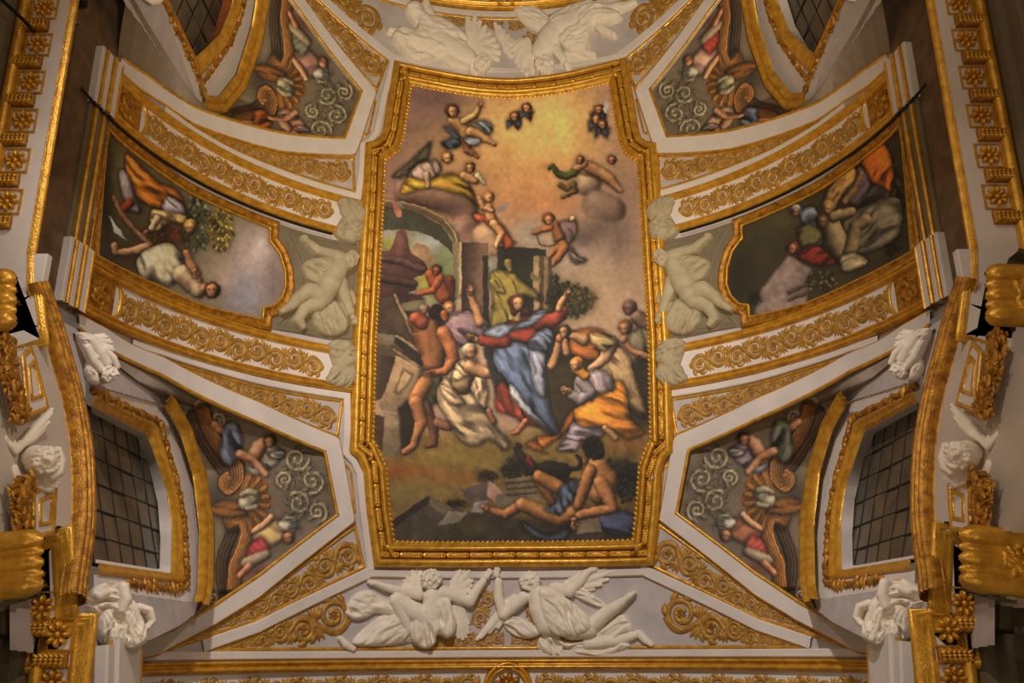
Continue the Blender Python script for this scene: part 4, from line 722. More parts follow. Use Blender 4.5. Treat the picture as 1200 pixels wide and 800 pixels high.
# cable clipped along the far cross band
for mx in (0, 1):
    cb = obj('cable', tube([(s, 6.205) for s in np.linspace(-7.7, -2.95, 60)], .02, base=.09, hk=1.3), M['dark'], None, mx, 0)
    tag(cb, 'black cable along lower edge of far cross band '+SIDE[mx], 'cable')
# ================================================================== lunettes: painted webs and windows
def interp_idx(P, k):
    P = np.asarray(P, float); t = np.linspace(0, len(P)-1, k); i = np.minimum(t.astype(int), len(P)-2); f = (t-i)[:, None]; return P[i]*(1-f)+P[i+1]*f
OFF = -.30
G11 = interp_idx(G_px, 11); E_px = [(86, 390), (114, 409), (160, 445), (193, 466), (233, 552), (243, 612), (242, 690), (233, 716), (212, 732), (178, 749), (142, 760)]
nt, nv = 320, 180
Gp = vh(interp_idx(G_px, nt)); Ep = ph(interp_idx(E_px, nt), OFF)
G3, E3 = vm(Gp[:, 0], Gp[:, 1], 0.), pm(Ep[:, 0], Ep[:, 1], OFF)
vv = np.linspace(0, 1, nv)[None, :, None]; bulge = (np.sin(vv*math.pi)*.06)
WB = G3[:, None]*(1-vv)+E3[:, None]*vv+bulge*A_([-.6, 0, .8]); WBf = WB.reshape(-1, 3); WQ = gridq(nt, nv)
wpx = np.stack(project(WBf[:, 0], -WBf[:, 1], WBf[:, 2]-CH), 1)
def web_canvas(var):
    c = Canvas(75, 375, 415, 775, 1.5, (104, 92, 76)); X, Y = c.X, c.Y; c.C = c.C*(1+.16*(fbm(X, Y, 30, var)-.5))[..., None]
    c.B(250, 560, 40, 150, (112, 100, 78), .8); c.B(210, 470, 50, 30, (96, 88, 76), .8); c.B(160, 450, 40, 30, (140, 130, 124), .8); c.P([(250, 720), (190, 760), (120, 775), (120, 740), (232, 690)], (108, 98, 80), soft=6)
    ST = (150, 138, 110)                       # grisaille scrolls at the apex
    for i, (x, y, r, a0, sd) in enumerate(((348, 538, 15, 0, 1), (366, 564, 15, 2, -1), (350, 590, 14, 4, 1), (372, 600, 12, 1, -1), (340, 616, 11, 3, 1), (334, 562, 10, 2, 1), (236, 476, 9, 0, 1), (256, 492, 9, 2, -1), (222, 488, 8, 1, 1), (250, 702, 9, 1, 1), (230, 718, 8, 2, -1))):
        for k in range(6): b = a0+k*1.05; c.L([(x+r*.6*math.cos(b), y+r*.6*math.sin(b), 2.4), (x+r*1.0*math.cos(b+.3), y+r*1.0*math.sin(b+.3), 2.8), (x+r*1.35*math.cos(b+.75), y+r*1.35*math.sin(b+.75), .8)], (122, 112, 90), .5, .8, .5)
        th = np.linspace(0, 10, 30); rr = r*(1-.88*th/10); c.L([(x+q*math.cos(a0+sd*t), y+q*math.sin(a0+sd*t), 1.9) for t, q in zip(th, rr)], (168, 156, 126), .42, .8, .6)
    # painted volutes framing the window and the shell between them
    def strip(P, wd, cc, n=5):
        P = smoothpath(P, 6); N_ = normals(P); N_ /= np.linalg.norm(N_, axis=1)[:, None]
        c.L([(p[0], p[1], wd*.62) for p in P], np.array(cc)*.55, .8)
        for k in range(n): o_ = (k-(n-1)/2)/n*wd; c.L([(p[0]+q[0]*o_, p[1]+q[1]*o_, wd/n*.55) for p, q in zip(P, N_)], np.array(cc)*(1.25-.1*k), .6, .8, 0)
    GO = (150, 104, 50)
    strip([(226, 486), (236, 510), (254, 540), (268, 556)], 13, (88, 66, 46), 3); strip([(262, 690), (260, 660), (270, 630), (276, 612)], 12, (80, 62, 44), 3); c.B(255, 585, 14, 20, (70, 60, 46), .9)
    strip([(238, 480), (246, 506), (262, 530), (276, 544), (278, 560), (268, 572), (264, 564), (270, 560)], 15, GO); strip([(274, 690), (276, 664), (286, 640), (290, 620), (282, 606), (270, 608), (272, 616)], 15, GO)
    sh = [(278, 580)]+[(278+(41+2.2*math.cos(10*a_))*math.cos(a_), 588+(40+2.2*math.cos(10*a_))*math.sin(a_)) for a_ in np.linspace(-1.25, 1.25, 60)]+[(278, 596)]
    c.P(sh, (138, 94, 40), c2=(104, 68, 30), ax=(290, 550, 310, 620))
    for k in range(8):
        a = -1.1+k*.314; c.L([(282, 588, 1), (278+37*math.cos(a), 588+36*math.sin(a), 3.6)], (156, 108, 44), .55, 1.6, 0); a += .157
        c.L([(290, 588+4*math.sin(a), .5), (278+37*math.cos(a), 588+36*math.sin(a), .9)], (78, 50, 22), .8, 1.6, 0)
    c.D([(244, 596), (262, 586), (286, 590), (288, 604), (262, 606)], (128, 86, 38), 10, 6); c.L([(288, 590, 9), (298, 582, 8)], (170, 162, 134)); c.B(292, 584, 3, 3, (90, 84, 70), .7)
    c.L([(284, 580, 4), (292, 576, 4.5), (300, 578, 4)], (150, 142, 116)); c.L([(290, 596, 3.5), (300, 594, 3.5)], (146, 138, 112))
    pal = [((112, 118, 138), (158, 118, 86), (150, 138, 124), (158, 60, 60), (176, 150, 96)), ((110, 116, 100), (150, 112, 104), (140, 128, 136), (160, 74, 60), (150, 100, 66)), ((176, 96, 44), (150, 130, 142), (176, 128, 108), (112, 112, 90), (150, 110, 92)), ((112, 122, 148), (150, 140, 150), (180, 140, 116), (162, 62, 52), (176, 140, 120))][var]
    # figure above the shell
    c.D([(288, 548), (296, 528), (318, 520), (330, 530), (322, 546), (300, 556)], pal[2], 40, 8); c.L([(296, 540, 9), (304, 524, 9), (312, 516, 6)], (188, 138, 104)); c.L([(252, 498, 5), (262, 506, 5), (274, 500, 6)], (196, 140, 104)); c.D([(262, 500), (276, 496), (284, 516), (278, 538), (268, 546), (258, 534)], pal[0], 70, 8, .36); c.L([(282, 532, 6), (298, 540, 5), (312, 556, 4)], (190, 140, 104)); c.D([(316, 532), (330, 528), (334, 534), (322, 538)], (150, 142, 134), 10, 4); c.head(316, 516, 8, (72, 46, 36), (190, 142, 108), -.2, .5)
    # figure below the shell
    c.D([(296, 628), (312, 616), (326, 610), (334, 624), (326, 636), (306, 640)], pal[4], 40, 8); c.D([(292, 640), (306, 628), (316, 642), (308, 656), (290, 660)], pal[3], 60, 7, .36); c.L([(298, 622, 4), (308, 616, 4.5), (318, 606, 4)], (198, 146, 106)); c.L([(290, 660, 8), (300, 655, 7), (312, 650, 6)], (150, 134, 108)); c.L([(282, 674, 4), (292, 664, 5)], (198, 142, 102)); c.D([(326, 612), (344, 610), (348, 618), (334, 622)], (156, 148, 132), 10, 4); c.head(338, 630, 7.5, (120, 70, 44), (186, 132, 94), -.2, -.3); c.B(310, 670, 24, 8, (92, 44, 34), .7)
    c.C *= .95
    return c.brush(.9)
W_off = dict(g=-.62, r1=-.46, r2=-.40, r3=-.36, r4=-.28)
W_px = dict(g=[(108, 484), (160, 511), (174, 543), (185, 590), (188, 632), (187, 667), (112, 655)],
            r1=[(106, 475), (172, 509), (183, 540), (195, 575), (201, 615), (200, 672), (112, 659)],
            r2=[(104, 461), (183, 498), (196, 540), (207, 577), (212, 615), (215, 684), (110, 673)],
            r3=[(104, 449), (190, 474), (210, 509), (225, 558), (232, 620), (230, 688), (226, 706), (110, 690)],
            r4=[(188, 462), (195, 467), (215, 501), (233, 556), (243, 620), (241, 690), (234, 715)])
Wp = {k: pm(*ph(resample(v, 70), W_off[k]).T, W_off[k]) for k, v in W_px.items()}
def strip3(A, B, d=0., k=2):
    t = np.linspace(0, 1, k)[None, :, None]; P = A[:, None]*(1-t)+B[:, None]*t; return Geo().add(P, gridq(len(A), k))
def round3(A, B, h, k=7):                     # moulding bulging towards the room between two rails
    t = np.linspace(0, 1, k); N3 = A_([N2[0], -N2[1], 0]); f = A_([.1, .9, .6, .75, 1., .95, .2]) if k == 7 else np.sin(t*math.pi)
    P = A[:, None]*(1-t[None, :, None])+B[:, None]*t[None, :, None]+N3*(h*f)[None, :, None]; return Geo().add(P, gridq(len(A), k))
r3in = pm(*ph(resample([(186, 478), (190, 474), (210, 509), (225, 558), (232, 620), (230, 688), (226, 706)], 70), W_off['r4']).T, W_off['r4'])
wallpoly = A_([(12, 360), (60, 372), (86, 384)]+E_px[1:]+[(120, 775), (12, 760)], float)
wx, wy = np.meshgrid(np.arange(10, 250, 1.5), np.arange(358, 780, 1.5))
wk = (polysd(wx, wy, wallpoly) > -2) & (polysd(wx, wy, W_px['r3']+[(100, 700), (100, 440)]) < 1)
WV, WQ2, _ = gridmesh(wx, wy, wk, lambda p: ph(p, -.34), pm, -.34)
for mx, mu in QUADS:
    var = QUADS.index((mx, mu)); wh = where(mx, mu)
    cvw = web_canvas(var); o = obj('lunette_fresco', (WBf, WQ), M['paint'], None, mx, mu, rgb=np.clip(pig(cvw.at(wpx[:, 0], wpx[:, 1]))*1.7, 0, .9))
    tag(o, 'painted shell lunette with figures '+wh, 'fresco', 'painted lunettes around the windows')
    wl = obj('wall_bay_%d' % (var+1), (WV, WQ2), M['lilac'], None, mx, mu); tag(wl, kind='structure')
    wr = root('window_%d' % (var+1), Wp['g'].mean(0), mx, mu); tag(wr, kind='structure')
    obj('reveal', strip3(Wp['g'], Wp['r1']), M['brick'] if (mx, mu) == (0, 1) else M['white'], wr, mx, mu)
    gs_ = obj('gilt_surround', round3(Wp['r1'], Wp['r2'], .05), M['gold'], wr, mx, mu)
    obj('plaster_surround', strip3(Wp['r2'], resample(Wp['r3'], 70)), M['white'], wr, mx, mu)
    obj('arch_moulding', round3(r3in, Wp['r4'], .13), M['gold'], wr, mx, mu)
    g = Geo(); rr = np.random.default_rng(9)   # carved leaf edge of the surround
    Rz = ph(resample([(107, 457), (150, 478), (186, 494), (199, 540), (210, 580), (215, 615), (218, 688), (200, 690), (150, 684)], 90), -.38)
    for p in Rz:
        a = rr.random()*6.28; l = .05+.06*rr.random(); tube([(p[0]+l*math.cos(a)*q, p[1]+l*math.sin(a)*q) for q in np.linspace(-1, 1, 5)], A_([.2, .8, 1, .8, .1])*.034, pm, -.38+.03*rr.random(), 1.3, g)
    tag(obj('carved_leaf_edge', g, M['golddk'], wr, mx, mu), kind='stuff')
    # leaded panes, each its own piece
    gl = ph(W_px['g'], W_off['g']); w0, w1 = gl[:, 0].min()-.05, gl[:, 0].max()+.05; zt = gl[:, 1].max()+.05; glp = np.vstack([gl[1:6], [[gl[5, 0]+.02, 8.6]], [[gl[1, 0]-.02, 8.6]]])
    pane = None; nx, dz = 6, .36
    for i in range(nx):
        for j in range(7):
            a, b = w0+(w1-w0)*i/nx, w0+(w1-w0)*(i+1)/nx; z1 = zt-j*dz; z0 = z1-dz
            V = pm(A_([a+.012, b-.012, b-.012, a+.012]), A_([z0+.012, z0+.012, z1-.012, z1-.012]), W_off['g']-.02+.008*((i*3+j*5) % 4-1.5)*A_([1, -1, -.5, .5]))
            obj('pane', Geo().add(V, [(0, 1, 2, 3)]), M['glass'], wr, mx, mu, False)
    g = Geo()
    for i in range(nx+1): tube([(w0+(w1-w0)*i/nx, z) for z in np.linspace(zt-7*dz, zt, 6)], .016, pm, W_off['g']-.02, 1., g)
    for j in range(8): tube([(w, zt-j*dz) for w in np.linspace(w0, w1, 6)], .016, pm, W_off['g']-.02, 1., g)
    obj('lead_bars', g, M['dark'], wr, mx, mu)
# ================================================================== stucco figures carved in relief
def figure(name, rl, hit, mf, base, m, lab, cat, mx=0, mu=0, grp='stucco figures'):
    G_ = rl.geo(hit, mf, base=base); r_ = root(name, G_['body'][0].mean(0), mx, mu); tag(r_, lab, cat, grp)
    for k, g in G_.items(): obj(k.rstrip('0123456789'), g, m, r_, mx, mu)
    return r_
def tilted(px, off, lean=.55):                # plane for a free figure: leans from the wall towards the viewer below
    d = rays([px])[0]; w_, z_ = ph([px], off)[0]; P0 = pm(w_, z_, off); nw = A_([N2[0], -N2[1], 0]); dc = A_([-d[0], d[1], -d[2]]); dc /= np.linalg.norm(dc)
    n = nw*(1-lean)+dc*lean; n /= np.linalg.norm(n); e1 = np.cross(n, A_([0, 0, 1])); e1 /= np.linalg.norm(e1); e2 = np.cross(n, e1); C0 = A_([X0, 0, CH])
    def hit(p):
        r = rays(p); r = np.stack([r[:, 0], -r[:, 1], r[:, 2]], 1); t = ((P0-C0)@n)/(r@n); Q = C0+r*t[:, None]-P0; return np.stack([Q@e1, Q@e2], 1)
    def mf(a, b, h): a, b, h = np.broadcast_arrays(a, b, np.asarray(h, float)); return P0+a[..., None]*e1+b[..., None]*e2+h[..., None]*n
    return hit, mf
# pair at the foot of the central fresco
a = Relief(392, 662, 582, 766)
a.W((490, 694), [(470, 690), (474, 680), (479, 671), (486, 667), (492, 670)], 2, 5); a.W((530, 694), [(534, 670), (541, 666), (549, 668), (553, 680), (551, 692)], 2, 5); a.W((534, 704), [(528, 740), (536, 746), (543, 749), (548, 744), (549, 730)], 1, 5)
a.D([(404, 716), (414, 697), (432, 691), (452, 702), (470, 706), (464, 722), (440, 718), (428, 724), (412, 726)], 2, 20, 10, 1.8, 5); a.D([(412, 753), (436, 728), (462, 716), (486, 724), (500, 735), (492, 750), (470, 754), (440, 757)], 2, -30, 10, 2, 6); a.D([(486, 716), (505, 705), (525, 702), (530, 722), (532, 740), (524, 748), (512, 744), (508, 754), (500, 760), (488, 756), (480, 745)], 10, 75, 9, 2, 6)
a.L([(506, 700, 11), (508, 716, 13), (502, 730, 12)], 5); a.L([(500, 724, 13), (482, 716, 12), (464, 704, 9.5)], 7); a.L([(463, 704, 8.5), (471, 722, 7), (477, 736, 5)], 8); a.L([(478, 738, 5), (470, 741, 4.2), (465, 740, 3)], 7); a.L([(398, 748, 3.5), (404, 755, 4.8), (412, 760, 4)], 4)
a.L([(490, 697, 6.5), (470, 693, 5.5), (450, 688, 4.4), (440, 684, 3.5)], 6); a.hand(437, 683, -1, -.3, 3, 6); a.L([(520, 694, 8), (536, 700, 7.5), (550, 705, 6.8), (558, 692, 5.5), (566, 681, 4.5)], 6); a.hand(570, 676, .5, -.85, 4, 7); a.D([(496, 700), (512, 704), (528, 716), (534, 730), (530, 742), (520, 726), (504, 714)], 8, 55, 6, 1.6, 3); a.L([(505, 690, 5.5), (505, 697, 6)], 5); a.head(504, 679, 10.5, .35, .35, 6)
figure('stucco_angel', a, vh, vm, 0., M['stucco'], 'white stucco angel with raised arms, bent knee, below foot of central fresco', 'statue')
a = Relief(545, 660, 775, 776)
a.W((602, 700), [(588, 712), (578, 730), (566, 744), (556, 751), (584, 735)], 2, 5); a.W((660, 690), [(672, 676), (690, 668), (706, 666), (718, 668), (712, 680), (696, 690)], 2, 5); a.D([(590, 732), (600, 722), (620, 728), (634, 742), (618, 748), (602, 744)], 3, 20, 8, 1.6, 4)
a.D([(634, 745), (652, 742), (660, 756), (656, 768), (640, 766), (630, 757)], 2, 70, 7, 1.8, 4); a.D([(640, 742), (668, 752), (690, 746), (716, 727), (732, 720), (742, 738), (728, 746), (740, 758), (706, 768), (672, 764)], 2, -20, 10, 2, 6); a.L([(690, 754, 8), (728, 750, 6.5), (744, 744, 5)], 3); a.L([(749, 742, 4.5), (757, 750, 4.5), (764, 755, 3)], 3)
a.L([(630, 696, 11), (634, 714, 14), (642, 732, 14)], 5); a.D([(632, 692), (650, 688), (664, 700), (690, 720), (694, 738), (672, 746), (648, 742), (636, 720)], 13, 60, 9, 2.2, 6); a.L([(652, 726, 15), (672, 736, 14), (690, 738, 11)], 7); a.L([(690, 737, 9.5), (712, 718, 8), (730, 706, 5.5)], 7); a.L([(733, 704, 4.2), (740, 698, 3.8), (744, 695, 2.6)], 7)
a.L([(614, 700, 7.5), (600, 712, 7), (590, 720, 6.5), (584, 700, 6), (584, 682, 5)], 6); a.hand(582, 674, .1, -1, 4, 7); a.L([(650, 690, 8), (668, 692, 7.5), (680, 682, 6.2), (688, 672, 5)], 6); a.hand(692, 669, .9, -.4, 3.8, 6); a.D([(664, 692), (680, 688), (706, 704), (710, 712), (690, 706)], 4, 30, 6, 1.6, 3); a.L([(624, 690, 5.5), (627, 698, 6)], 5); a.head(621, 681, 10.5, .1, .4, 6)
figure('stucco_angel', a, vh, vm, 0., M['stucco'], 'white stucco angel turning with outstretched leg, below foot of central fresco', 'statue')
# pair beyond the sky edge
a = Relief(440, -4, 605, 100)
a.W((552, 58), [(548, 22), (556, 20), (566, 30), (576, 42), (584, 56), (586, 68), (576, 74)], 2, 6); a.W((538, 62), [(520, 34), (530, 38), (552, 84), (560, 90), (566, 84)], 2, 6); a.W((590, 50), [(580, 28), (590, 36), (600, 46), (604, 58), (598, 66)], 1, 5)
a.D([(474, 12), (488, 6), (500, 22), (522, 28), (546, 46), (542, 62), (516, 72), (486, 74), (470, 62), (458, 46), (468, 38), (484, 40), (488, 28)], 9, 30, 10, 2.2, 6); a.L([(548, 70, 10), (530, 60, 13), (512, 50, 13)], 6); a.L([(512, 50, 12), (488, 50, 10), (470, 42, 8)], 7); a.L([(470, 42, 7), (474, 58, 6), (490, 72, 4.5)], 7); a.L([(508, 34, 7), (502, 18, 6), (498, 6, 4)], 6); a.L([(512, 58, 9), (530, 76, 7), (546, 82, 5)], 6); a.L([(482, 14, 7), (490, 26, 7)], 5); a.L([(462, 40, 4.5), (456, 38, 3.5)], 6); a.head(566, 78, 9.5, .6, .5, 6)
figure('stucco_angel', a, vh, vm, 0., M['stucco'], 'cream stucco angel with large wings upside down beyond sky edge of central fresco', 'statue')
a = Relief(594, -4, 755, 100)
a.W((618, 50), [(600, 52), (602, 66), (608, 80), (616, 88), (624, 86)], 2, 6); a.W((660, 66), [(680, 76), (690, 70), (698, 64)], 1, 5); a.D([(602, 12), (624, 8), (642, 20), (652, 36), (632, 38), (612, 28)], 3, 30, 9, 2, 5); a.D([(644, 28), (664, 14), (690, 6), (712, 12), (730, 22), (716, 30), (696, 34), (690, 58), (672, 66), (656, 54)], 10, -30, 10, 2.2, 6)
a.L([(634, 62, 11), (646, 46, 14), (658, 36, 14)], 6); a.L([(658, 36, 13), (676, 26, 12), (688, 18, 9)], 8); a.L([(686, 20, 9), (678, 40, 8), (672, 56, 6), (690, 66, 4), (697, 67, 3)], 8); a.L([(700, 16, 8), (722, 12, 6), (738, 8, 4), (745, 5, 3)], 6); a.L([(700, 28, 7), (708, 38, 5.5), (720, 43, 4)], 6); a.L([(642, 56, 7), (652, 62, 6), (660, 72, 5)], 7); a.hand(664, 78, .4, .9, 3.6, 7); a.L([(640, 70, 5)], 5); a.head(639, 81, 10, -.2, .6, 6)
figure('stucco_angel', a, vh, vm, 0., M['stucco'], 'cream stucco angel with drawn-up knee beyond sky edge of central fresco', 'statue')
# seated nudes in the side panels
a = Relief(322, 268, 424, 400)
a.D([(352, 312), (366, 304), (384, 306), (392, 322), (378, 334), (360, 330)], 4, 40, 8, 2, 5); a.D([(362, 360), (380, 352), (398, 358), (408, 380), (396, 394), (372, 390)], 3, 60, 9, 2.2, 6); a.L([(394, 316, 12), (384, 334, 15), (376, 348, 13)], 6); a.L([(376, 350, 12), (358, 344, 10), (346, 352, 8)], 8); a.L([(346, 352, 8), (338, 360, 6), (328, 366, 4)], 7); a.L([(370, 356, 11), (354, 364, 8), (346, 376, 6), (352, 384, 4)], 6); a.L([(396, 304, 7), (384, 300, 6), (370, 296, 5), (360, 288, 4)], 7); a.hand(357, 285, -.6, -.8, 3.4, 7); a.L([(396, 334, 8), (402, 352, 6.5), (408, 368, 5)], 7); a.hand(411, 374, .5, .85, 3.4, 7); a.L([(402, 310, 6)], 7); a.head(408, 308, 9, .6, .5, 7); a.D([(396, 344), (412, 342), (416, 356), (404, 366)], 3, 60, 6, 1.5, 4)
for mx in (0, 1): figure('stucco_nude', a, vh, vm, .02, M['stucco2'], 'seated stucco nude with raised arm in grey panel '+SIDE[mx], 'statue', mx, 0)
# figures beside the windows
a = Relief(84, 676, 182, 768)
a.D([(88, 708), (106, 690), (128, 682), (146, 690), (142, 712), (122, 722), (100, 718)], 3, 10, 9, 2.4, 6); a.L([(140, 690, 7), (142, 704, 8), (138, 716, 7)], 9); a.D([(112, 728), (126, 710), (150, 706), (162, 722), (172, 746), (160, 759), (138, 760), (116, 752)], 4, 80, 8, 2.6, 8); a.W((150, 708), [(158, 716), (160, 734), (152, 742)], 8, 5); a.L([(160, 712, 5), (172, 716, 5), (176, 728, 4), (170, 736, 3.4)], 6); a.D([(136, 736), (152, 730), (166, 748), (154, 760), (138, 756)], 8, 70, 7, 2, 5); a.L([(112, 700, 6), (120, 696, 6)], 8)
b = Relief(86, 384, 144, 460)
b.D([(90, 390), (106, 392), (118, 404), (126, 422), (116, 430), (102, 420), (94, 406)], 3, 50, 7, 2.6, 6); b.L([(106, 400, 7), (116, 414, 8), (122, 426, 7)], 6); b.L([(100, 408, 4.5), (108, 424, 5), (116, 434, 4)], 8); b.L([(120, 410, 4.5), (130, 420, 4.5), (135, 430, 3.5)], 8); b.D([(102, 424), (112, 430), (116, 448), (108, 450), (100, 438)], 3, 70, 6, 2.2, 5); b.head(126, 439, 8.5, .5, .5, 6); b.W((104, 398), [(122, 392), (130, 400), (132, 410)], 2, 4)
for mx, mu in QUADS:
    figure('stucco_seated_figure', a, *tilted((135, 730), -.2, .75), 0, M['stucco'], 'white seated stucco by window '+where(mx, mu), 'statue', mx, mu)
    figure('stucco_reclining_figure', b, *tilted((112, 425), -.2, .8), 0, M['stucco'], 'white reclining stucco by window '+where(mx, mu), 'statue', mx, mu)
# ================================================================== splayed chapel walls, hood arches, cherubs
HO = -.06
HPROF = [(-.118, HO), (-.105, -.045), (-.118, -.03), (-.104, -.015), (-.114, .0), (-.105, .012)]+[(-.105+.21*i/40, .02+.05*math.sin(math.pi*i/40)+.022*(abs(math.sin(i/40*math.pi*5))**.7)) for i in range(41)]+[(.11, -.36)]
hood_px = [(53, 330), (56, 340), (70, 380), (83, 425), (93, 460), (101, 500), (106, 540), (107.5, 600), (104, 640), (98, 680), (96, 700)]
hood = resample(smoothpath(ph(hood_px, .06), 6), 60)
hx, hy = np.meshgrid(np.arange(-40, 112, 2.), np.arange(300, 720, 2.))
hk = polysd(hx, hy, hood_px[2:-2]+[(94, 690), (74, 614), (-45, 632), (-45, 428), (54, 402)]) > -3
HV, HQ, _ = gridmesh(hx, hy, hk, lambda p: ph(p, HO), pm, HO)
for mx in (0, 1):
    sd = SIDE[mx]
    wl = obj(('wall_left', 'wall_right')[mx], (HV, HQ), M['wall'], None, mx, 0); tag(wl, kind='structure')
    tag(obj(('wall_left_far', 'wall_right_far')[mx], sweep([(-7.38, 6.95), (-7.38, 10.4)], [(-.5, .0), (-.2, .02), (.2, .03), (.75, .02)], vm), M['brown'], None, mx, 0, False), kind='structure')
    hd = obj('trim_%d' % (15+mx), sweep(hood, HPROF, pm, step=.08), M['golddk'], None, mx, 0); tag(hd, kind='structure')
    bk = polysd(hx, hy, hood_px+[(-45, 720), (-45, 300)]) > -3; BV, BQ, _ = gridmesh(hx, hy, bk, lambda p: ph(p, -.42), pm, -.42)
    tag(obj(('wall_left_back', 'wall_right_back')[mx], (BV, BQ), M['wall'], None, mx, 0), kind='structure')
    # panelled blocks of the inner arch
    for P, nm in (([(28, 417), (37, 408), (46, 440), (56, 478), (34, 486)], 'impost_block'), ([(40, 577), (66, 566), (64, 600), (62, 624), (40, 628)], 'impost_block')):
        q = ph(P, .05); rb = root('impost_block', pm(*q.mean(0), 0.), mx, 0); tag(rb, ('white impost block with gilt edges above cherub ' if P[0][1] < 500 else 'white impost block with gilt edges below cherub ')+sd, 'architectural block')
        g = Geo(); c = q.mean(0)
        for h0, h1, k0, k1 in ((HO, .05, 1, 1), (.05, .05, 1, .002)):
            A1, A2 = c+(q-c)*k0, c+(q-c)*k1; n = len(q); V = np.concatenate([pm(A1[:, 0], A1[:, 1], h0), pm(A2[:, 0], A2[:, 1], h1)]); g.add(V, [(i, (i+1) % n, n+(i+1) % n, n+i) for i in range(n)])
        obj('block', g, M['white'], rb, mx, 0, False); obj('gilt_edge', gline(q, .024, h=.04, closed=True, mf=pm), M['gold'], rb, mx, 0); obj('gilt_inner_edge', gline(c+(q-c)*.55, .018, h=.05, closed=True, mf=pm), M['gold'], rb, mx, 0)
    # winged cherub head over the arch
    a = Relief(-2, 474, 82, 606, 1.3)
    a.W((24, 522), [(60, 480), (58, 490), (54, 500), (46, 508)], 2, 5); a.W((18, 530), [(2, 508), (6, 518), (30, 516)], 2, 4); a.W((24, 560), [(68, 566), (64, 572), (54, 576), (42, 572)], 2, 5); a.W((16, 548), [(0, 556), (6, 566), (16, 572), (26, 574)], 2, 5)
    a.L([(40, 536, 14), (50, 542, 15), (54, 548, 13)], 6); a.head(47, 541, 15, -.5, -.15, 8); a.L([(62, 530, 6), (66, 542, 6), (64, 554, 6), (56, 560, 5)], 10)
    figure('stucco_cherub_head', a, *tilted((40, 540), .04, .78), 0, M['stucco'], 'winged stucco cherub head on white arch wall '+sd, 'statue', mx, 0)
    # hanging garlands of gilt leaves
    for k, (P, lab) in enumerate((([(6, 398), (9, 420), (14, 445), (20, 470), (24, 486)], 'upper gilt leaf garland beside cherub '), ([(30, 568), (24, 585), (26, 605), (30, 625)], 'lower gilt leaf garland beside cherub '))):
        C = resample(ph(P, .06), 60); rr = np.random.default_rng(5+k); rg = root('garland', pm(*C[30], .06), mx, 0); tag(rg, lab+sd, 'garland'); gs = [Geo(), Geo()]
        for i, p in enumerate(C):
            for _ in range(3):
                an = rr.random()*6.28; l = .04+.035*rr.random(); o_ = (rr.random(2)-.5)*.15
                tube([(p[0]+o_[0]+l*math.cos(an)*t, p[1]+o_[1]+l*math.sin(an)*t) for t in np.linspace(-1, 1, 5)], A_([.2, .8, 1, .8, .1])*.024, pm, .02+.08*rr.random(), 1.3, gs[i % 2])
        tag(obj('leaves', gs[0], M['golddk'], rg, mx, 0), kind='stuff'); tag(obj('fruit_and_leaves', gs[1], M['golddk'], rg, mx, 0), kind='stuff')
# ================================================================== cornices with modillions and rosettes
ZC = 7.5
gm = Geo(); box((0, 0, -.045), .27, .13, .09, gm, .02)
for k in range(5):
    for sg in (-1, 1): dome((-.10+.05*k, sg*.035, -.02), .03, .04, .03, gm, 6, 3)
V_, Q_ = gm.get(); V_ = V_*A_([1, 1, 1]); MOD = mesh('modillion', V_, Q_, False); MOD.materials.append(M['golddk'])
lf = Geo()
for k in range(6):
    for sg in (-1, 0, 1):
        t = np.linspace(0, 1, 5); x = -.12+.04*k; P = np.stack([x+.05*t, sg*(.015+.035*t)], 1); n = normals(P); n /= np.linalg.norm(n, axis=1)[:, None]; a = np.linspace(0, math.pi, 5); rr = .017*A_([.7, 1, 1, .8, .2]); B = P[:, None]+n[:, None]*np.cos(a)[None, :, None]*rr[:, None, None]
        lf.add(np.stack([B[..., 0], B[..., 1], .0+1.4*np.sin(a)[None]*rr[:, None]*1.2], -1), gridq(5, 5))
LEAF = mesh('acanthus_leaf', *lf.get()); LEAF.materials.append(M['gold'])
ROS = mesh('rosette', *flower(.105, 8, h=.7).get()); ROS.materials.append(M['gold'])
def hmz(x, u, h): return hm(x, u, ZC+h)
def cornice(n, P, mx, wide, name, k=1.):
    """P runs along the front edge; left normal points back to the wall (or is flipped)."""
    P = A_(P, float)
    t = obj(name, sweep(P, [(0, .045), (0, .03), (.01, .026), (.016, .014), (.03, .018), (.038, .004), (.05, .008), (.06, 0), (.066, 0)] if k == 1 else [(0, .07), (0, .03), (.02, .03), (.035, .01), (.055, .025), (.075, .0), (.10, .02), (.125, -.005), (.15, 0), (.16, .004)], hmz, step=.2), M['gold'], None, mx, 0); tag(t, kind='structure')
    obj('soffit', sweep(P, [(.06 if k == 1 else .15, .006), (wide, .006)], hmz, step=.2), M['white'], t, mx, 0, False)
    obj('top_ledge', sweep(P, [(0, .045), (wide, .05)], hmz, step=.2), M['wall'], t, mx, 0, False)
    obj('gilt_torus', sweep(P, [(wide-.22-.06*math.cos(a), -.05-.07*math.sin(a)+.05) for a in np.linspace(0, math.pi, 8)], hmz, step=.2), M['gold'], t, mx, 0)
    obj('bed_moulding', sweep(P, [(wide-.15, 0), (wide-.15, -.14), (wide-.07, -.15), (wide-.07, -.34), (wide-.03, -.36), (wide-.03, -.5), (wide, -.52)], hmz, step=.2), M['grey'], t, mx, 0, False)
    return t
def bracket(t, x, u, ax, mx):                 # modillion with its acanthus leaf, hanging below the soffit
    m = frameat(hm(x, u, ZC-.0), (0, 0, -1), ax); m = mirmat(m, mx, 0)
    b = put('modillion', MOD, None, Matrix(m) @ Matrix.Translation((0, 0, .05)), t); lo = link('acanthus_leaf', LEAF, None); lo.parent = b
